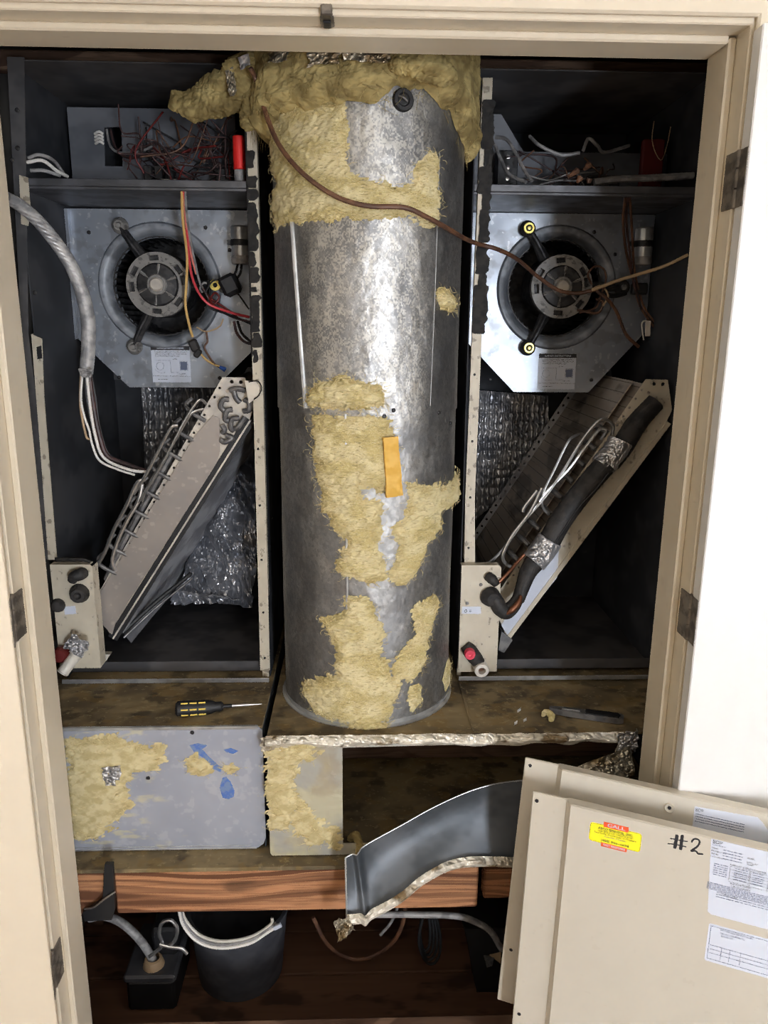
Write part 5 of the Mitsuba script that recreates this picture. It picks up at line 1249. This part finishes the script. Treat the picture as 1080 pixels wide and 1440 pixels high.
part(bx, 'inlet_collar', lathe([(.012, 0), (.028, 0), (.022, .02), (.016, .022)], (-.535, .235, -.066), (0, 0, 1), 20), 'wire_tan')
pt = solo('drain_tube', tube([(-.70, .26, .06), (-.66, .25, .075), (-.61, .24, .06), (-.565, .235, .01), (-.537, .235, -.05), (-.535, .235, -.07)], .011, 12), 'wire_grey', 'grey drain tube curving down into the black pump', 'tube')
hk = solo('wire_hook', tube([(-0.524, 0.17, 0.021), (-0.49, 0.168, 0.055), (-0.494, 0.166, 0.095), (-0.485, 0.166, 0.124), (-0.464, 0.166, 0.132), (-0.449, 0.166, 0.108), (-0.456, 0.166, 0.073), (-0.475, 0.166, 0.056), (-0.494, 0.166, 0.061), (-0.468, 0.164, 0.054), (-0.441, 0.164, 0.049), (-0.428, 0.164, 0.033)], .0045, 10), 'aluminium', 'bent shiny wire hook above the black pump', 'hook')
fx = thing('dark_tubing', 'dark tubing loop hanging under the beam right of the bucket', 'tubing')
part(fx, 'tube', tube([(-0.12, 0.3, 0.014), (-0.086, 0.3, -0.067), (-0.044, 0.3, -0.11), (0.005, 0.3, -0.125), (0.054, 0.3, -0.11), (0.098, 0.3, -0.071), (0.123, 0.3, -0.014), (0.13, 0.3, 0.043)], .0055, 10), 'wire_brown')
part(fx, 'tube', tube([(0.063, 0.3, -0.047), (0.088, 0.3, -0.013), (0.103, 0.3, 0.021), (0.111, 0.3, 0.054)], .004, 8), 'wire_grey')
cl = thing('cord_coil', 'coil of black cord hanging under the beam', 'cord')
for i in range(4):
    w_ = 10 + 2.5 * i
    base = np.array([(0.167, 0.28, 0.059), (0.157, 0.28, -0.02), (0.169, 0.28, -0.077), (0.189, 0.28, -0.097), (0.206, 0.28, -0.071), (0.207, 0.28, -0.009), (0.194, 0.28, 0.059)])
    ce = base.mean(0)
    part(cl, 'turn', tube((base - ce) * [.55 + .2 * i, 1, .8 + .08 * i] + ce + [.004 * i, -.006 * i, -.003 * i], .0038, 8), 'black')
hs = solo('grey_hose', tube([(0.031, 0.12, 0.178), (0.135, 0.12, 0.176), (0.241, 0.13, 0.161), (0.293, 0.14, 0.134), (0.335, 0.15, 0.095), (0.368, 0.16, 0.031)], .008, 12), 'wire_grey', 'grey hose running under the beam to the right', 'hose')
bg = thing('tool_bag', 'black bag with a pale tag at the right under the beam', 'bag')
Pb = np.array([(0.283, 0.28, 0.018), (0.356, 0.28, 0.021), (0.457, 0.28, 0.019), (0.469, 0.24, -0.197), (0.362, 0.24, -0.199), (0.327, 0.24, -0.193)])
m_ = ext([(q[0], q[2]) for q in Pb], .24, .36)
m_ = m_.subdivide().subdivide()
m_.vertices = m_.vertices + np.array([.02, .02, .01]) * (meshkit.fbm(m_.vertices * 14, 3, 5)[:, None] - .5)
part(bg, 'body', m_, 'black', 40)
part(bg, 'tag', ext([(0.352, -0.056), (0.382, -0.048), (0.384, -0.084)], .232, .235), 'wire_tan')
part(bg, 'buckle', ext([(0.337, -0.058), (0.364, -0.063), (0.361, -0.088), (0.346, -0.093)], .230, .236), 'grey_tube')

# ------------------------------------------------------------------ access panels leaning in the doorway
PAN = dict(rear=(np.array([.3397, -.0788, .7151]), np.array([.9365, -.3479, -.0436]), np.array([.0741, .0749, .9944])),
           front=(np.array([.3408, -.1475, .6829]), np.array([.9182, -.3958, -.0133]), np.array([.0464, .0741, .9962])))


def frame(which):
    o_, u_, v_ = PAN[which]
    u_ = u_ / np.linalg.norm(u_); v_ = v_ - u_ * (u_ @ v_); v_ /= np.linalg.norm(v_)
    return o_, u_, v_, np.cross(u_, v_)


def onto(which, mesh):
    o_, u_, v_, n_ = frame(which)
    return place(mesh, o_, u_, v_, n_)


def sheet(which, poly, w0, w1):
    m = trimesh.creation.extrude_polygon(poly if isinstance(poly, Polygon) else Polygon(poly).buffer(0), w1 - w0, engine='earcut')
    m.apply_translation([0, 0, w0])
    return onto(which, m)


def access_panel(which, width, height, groove, label):
    k = thing('access_panel', label, 'access panel')
    part(k, 'flange_strip', onto(which, cbox(0, groove + .004, -height, 0, -.022, -.014, .002)), 'panel')
    pts = [(u_, v_, w_) for v_ in (-height + .002, -.002) for u_, w_ in ((groove, -.024), (groove + .001, -.014), (groove + .008, -.002), (groove + .0105, .0015), (width, .0015), (width, -.024))]
    pts += [(u_, v_, w_) for v_ in (-height, 0) for u_, w_ in ((groove + .002, -.024), (groove + .012, -.002), (width, -.002), (width, -.024))]
    part(k, 'main_sheet', onto(which, trimesh.convex.convex_hull(np.array(pts))), 'panel', 25)
    return k


def paneltext(parent, which, txt, h_, u_, v_, width, mat, name='print', tilt=0., w=.0021, bold=False):
    t = meshkit.text_mesh(txt, h_, .0002, bold).copy()
    if width:
        t.apply_scale([width / t.extents[0], 1, 1])
    t.apply_transform(trimesh.transformations.rotation_matrix(math.radians(tilt), [0, 0, 1]))
    t.apply_translation([u_, v_, w])
    return part(parent, name, onto(which, t), mat, False)


def seg(which, a, b_, wd, w=.0021, h_=.0002):
    return sheet(which, LineString([a, b_]).buffer(wd / 2, cap_style='flat'), w, w + h_)


ap = access_panel('rear', .62, .562, .066, 'rear beige access panel mostly hidden behind the one marked #2')
for q in [(0.012, -0.014), (0.017, -0.435)]:
    part(ap, 'screw_hole', sheet('rear', circle(q[0], q[1], .0035, 12), -.014, -.0135), 'ink', False)
q = [(0.283, -0.029)][0]
part(ap, 'screw_rosette', onto('rear', lathe([(0, .001), (.004, .0012), (.0085, .0032), (.0095, .002), (.0095, 0), (0, 0)], (q[0], q[1], .0015), (0, 0, 1), 22)), 'panel')
part(ap, 'screw_hole', sheet('rear', circle(q[0], q[1], .0034, 12), .0025, .0034), 'ink', False)
e = [(0.327, -0.015), (0.446, -0.011), (0.472, -0.052), (0.33, -0.054)]
lb = part(ap, 'rating_label', sheet('rear', [e[0], (e[1][0] - .01, e[1][1] + .002), (e[1][0], e[1][1] - .006), (e[2][0] + .02, e[2][1] - .02), (e[3][0], e[3][1] - .05)], .0015, .0020), 'white_label', False, 'silvery white rating label')
paneltext(lb, 'rear', 'BDP', .0058, e[0][0] + .002, e[0][1] - .0085, .014, 'ink')
part(lb, 'print', [seg('rear', (e[0][0] + .004, e[0][1] - .014 - .005 * i), (e[0][0] + .09, e[0][1] - .014 - .005 * i), .0012) for i in range(4)], 'label_grey', False)

ap = access_panel('front', .62, .680, .066, 'front beige access panel with a yellow sticker and the marker writing #2')
for q in [(0.01, -0.017), (0.013, -0.494)]:
    part(ap, 'screw_hole', sheet('front', circle(q[0], q[1], .0038, 12), -.014, -.0135), 'ink', False)
# yellow service sticker
ys = [(0.113, -0.027), (0.207, -0.022), (0.212, -0.058), (0.118, -0.067)]
us, vs = [q[0] for q in ys], [q[1] for q in ys]
x0, x1, z0, z1 = (us[0] + us[3]) / 2, (us[1] + us[2]) / 2, (vs[2] + vs[3]) / 2, (vs[0] + vs[1]) / 2
yk = part(ap, 'service_sticker', sheet('front', Polygon([(x0 + .006, z0 + .006), (x1 - .006, z0 + .006), (x1 - .006, z1 - .006), (x0 + .006, z1 - .006)]).buffer(.006), .0015, .0019), 'yellow', False, 'yellow and orange service company sticker')
cxm, wd = (x0 + x1) / 2, x1 - x0
bd_ = part(yk, 'border_line', sheet('front', Polygon([(x0 + .006, z0 + .006), (x1 - .006, z0 + .006), (x1 - .006, z1 - .006), (x0 + .006, z1 - .006)]).buffer(.0053).difference(Polygon([(x0 + .006, z0 + .006), (x1 - .006, z0 + .006), (x1 - .006, z1 - .006), (x0 + .006, z1 - .006)]).buffer(.0048)), .0019, .002), 'ink', False)
part(yk, 'top_banner', sheet('front', [(cxm - wd * .24, z1 - .004), (cxm + wd * .24, z1 - .004), (cxm + wd * .24, z1 + .0065), (cxm - wd * .24, z1 + .0065)], .0016, .0021), 'orange_red', False)
part(yk, 'bottom_banner', sheet('front', [(cxm - wd * .25, z0 - .006), (cxm + wd * .25, z0 - .006), (cxm + wd * .25, z0 + .002), (cxm - wd * .25, z0 + .002)], .0016, .0021), 'orange_red', False)
paneltext(yk, 'front', 'CALL', .0062, cxm - wd * .17, z1 - .0016, wd * .34, 'white_label', w=.0022, bold=True)
paneltext(yk, 'front', 'ARCO SERVICE, INC.', .0046, cxm - wd * .34, z1 - .0105, wd * .68, 'ink', bold=True)
paneltext(yk, 'front', 'HEATING & AIR CONDITIONING', .0028, cxm - wd * .34, z1 - .0150, wd * .68, 'ink')
paneltext(yk, 'front', 'Residential  Commercial  Air Cleaners', .0028, cxm - wd * .40, z1 - .0195, wd * .80, 'ink')
paneltext(yk, 'front', 'Service & Sales', .0026, cxm - wd * .2, z1 - .024, wd * .4, 'label_grey')
paneltext(yk, 'front', '(408) 846-6498', .0044, cxm - wd * .27, z0 + .0045, wd * .54, 'ink', bold=True)
paneltext(yk, 'front', 'FAST RESPONSE', .0042, cxm - wd * .21, z0 - .0038, wd * .42, 'white_label', w=.0022, bold=True)
# marker writing, stroke by stroke


def stroke(px, wdt):
    return sheet('front', LineString(catmull(px, 6)).buffer(wdt / 2), .0015, .0019)


mk = part(ap, 'marker_writing', [stroke([(0.269, -0.012), (0.268, -0.035)],   .0056), stroke([(0.278, -0.01), (0.278, -0.035)], .0056), stroke([(0.259, -0.02), (0.274, -0.019), (0.287, -0.018)], .0020), stroke([(0.256, -0.031), (0.269, -0.029), (0.286, -0.029)], .0020),
                                 stroke([(0.295, -0.016), (0.298, -0.01), (0.304, -0.009), (0.308, -0.013), (0.305, -0.023), (0.296, -0.034), (0.303, -0.032), (0.308, -0.036), (0.315, -0.035)], .0031)], 'ink', False, 'handwritten #2 in black marker')
# big rating labels at the right
e = [(0.326, -0.001), (0.441, 0.002), (0.457, -0.146), (0.336, -0.148)]
g0 = part(ap, 'rating_label', sheet('front', [e[0], (e[0][0] + .16, e[0][1]), (e[0][0] + .16, e[3][1]), (e[3][0] + .006, e[3][1]), (e[3][0], e[3][1] + .004)], .0015, .0019), 'white_label', False, 'large white rating label with printed table')
ux, vz, hh = e[0][0], e[0][1], e[0][1] - e[3][1]
paneltext(g0, 'front', 'BDP', .0060, ux + .003, vz - .0075, .016, 'ink')
paneltext(g0, 'front', 'INDIANAPOLIS, IN', .0020, ux + .003, vz - .0115, .022, 'label_grey')
for i, (t, dv) in enumerate((('MODEL', .018), ('PRODUCT NO.', .0235), ('SERIAL', .029), ('FACTORY CHG', .0345))):
    paneltext(g0, 'front', t, .0026, ux + .003, vz - dv, None, 'ink')
for t, du_, dv in (('SERIAL', .062, .022), ('VOLTS AC', .062, .030), ('PHASE', .062, .034), ('APPROVED ACCESSORY HEATERS', .036, .042), ('MAX OVERCURRENT', .04, .078), ('FUSE OR BREAKER', .042, .083), ('DESIGN OVER', .03, .104)):
    paneltext(g0, 'front', t, .0026, ux + du_, vz - dv, None, 'ink')
ms = []
for r0, r1, c0, c1, n_, step in ((.016, .034, .022, .055, 4, .0055), (.046, .068, .010, .034, 6, .0042), (.046, .068, .044, .066, 6, .0042), (.046, .068, .074, .092, 6, .0042), (.085, .098, .003, .15, 5, .003), (.100, .112, .02, .13, 3, .0045)):
    rg = np.random.default_rng(int(c0 * 1000))
    for i in range(n_):
        x_ = c0
        while x_ < c1:
            l_ = rg.uniform(.003, .009)
            ms.append(seg('front', (ux + x_, vz - r0 - step * i), (ux + min(x_ + l_, c1), vz - r0 - step * i), .0013))
            x_ += l_ + .0014
part(g0, 'print', ms, 'label_grey', False, kind='stuff')
part(g0, 'table_line', [seg('front', (ux + c_, vz - .044), (ux + c_, vz - .074), .0005) for c_ in (.037, .069, .071, .10)] + [seg('front', (ux + .037, vz - .044 - .006 * i), (ux + .15, vz - .044 - .006 * i), .0004) for i in range(6)], 'ink', False)
f_ = [(0.336, -0.166), (0.341, -0.242)]
v1, v0, u0 = f_[0][1], f_[1][1], f_[1][0]
g1 = part(ap, 'wiring_label', sheet('front', Polygon([(u0 + .004, v0 + .004), (u0 + .17, v0 + .004), (u0 + .17, v1 - .004), (u0 + .004, v1 - .004)]).buffer(.004), .0015, .0019), 'white_label', False, 'second white label with a printed grid')
part(g1, 'border_line', [seg('front', a, b_, .0007) for a, b_ in (((u0 + .004, v0 + .006), (u0 + .004, v1 - .004)), ((u0 + .004, v1 - .004), (u0 + .16, v1 - .004)), ((u0 + .004, v0 + .006), (u0 + .16, v0 + .006)), ((u0 + .026, v0 + .01), (u0 + .026, v0 + .034)), ((u0 + .04, v0 + .01), (u0 + .04, v0 + .034)), ((u0 + .058, v0 + .01), (u0 + .058, v0 + .034)), ((u0 + .006, v0 + .018), (u0 + .15, v0 + .018)), ((u0 + .006, v0 + .026), (u0 + .15, v0 + .026)), ((u0 + .006, v0 + .034), (u0 + .15, v0 + .034)))], 'label_grey', False)
for t, du_, dv in (('RECORD HEATER INSTALLED', .020, .009), ('ON UNIT NAMEPLATE', .020, .015), ('MODEL NO.', .022, .020)):
    paneltext(g1, 'front', t, .0028, u0 + du_, v1 - dv, None, 'label_grey')
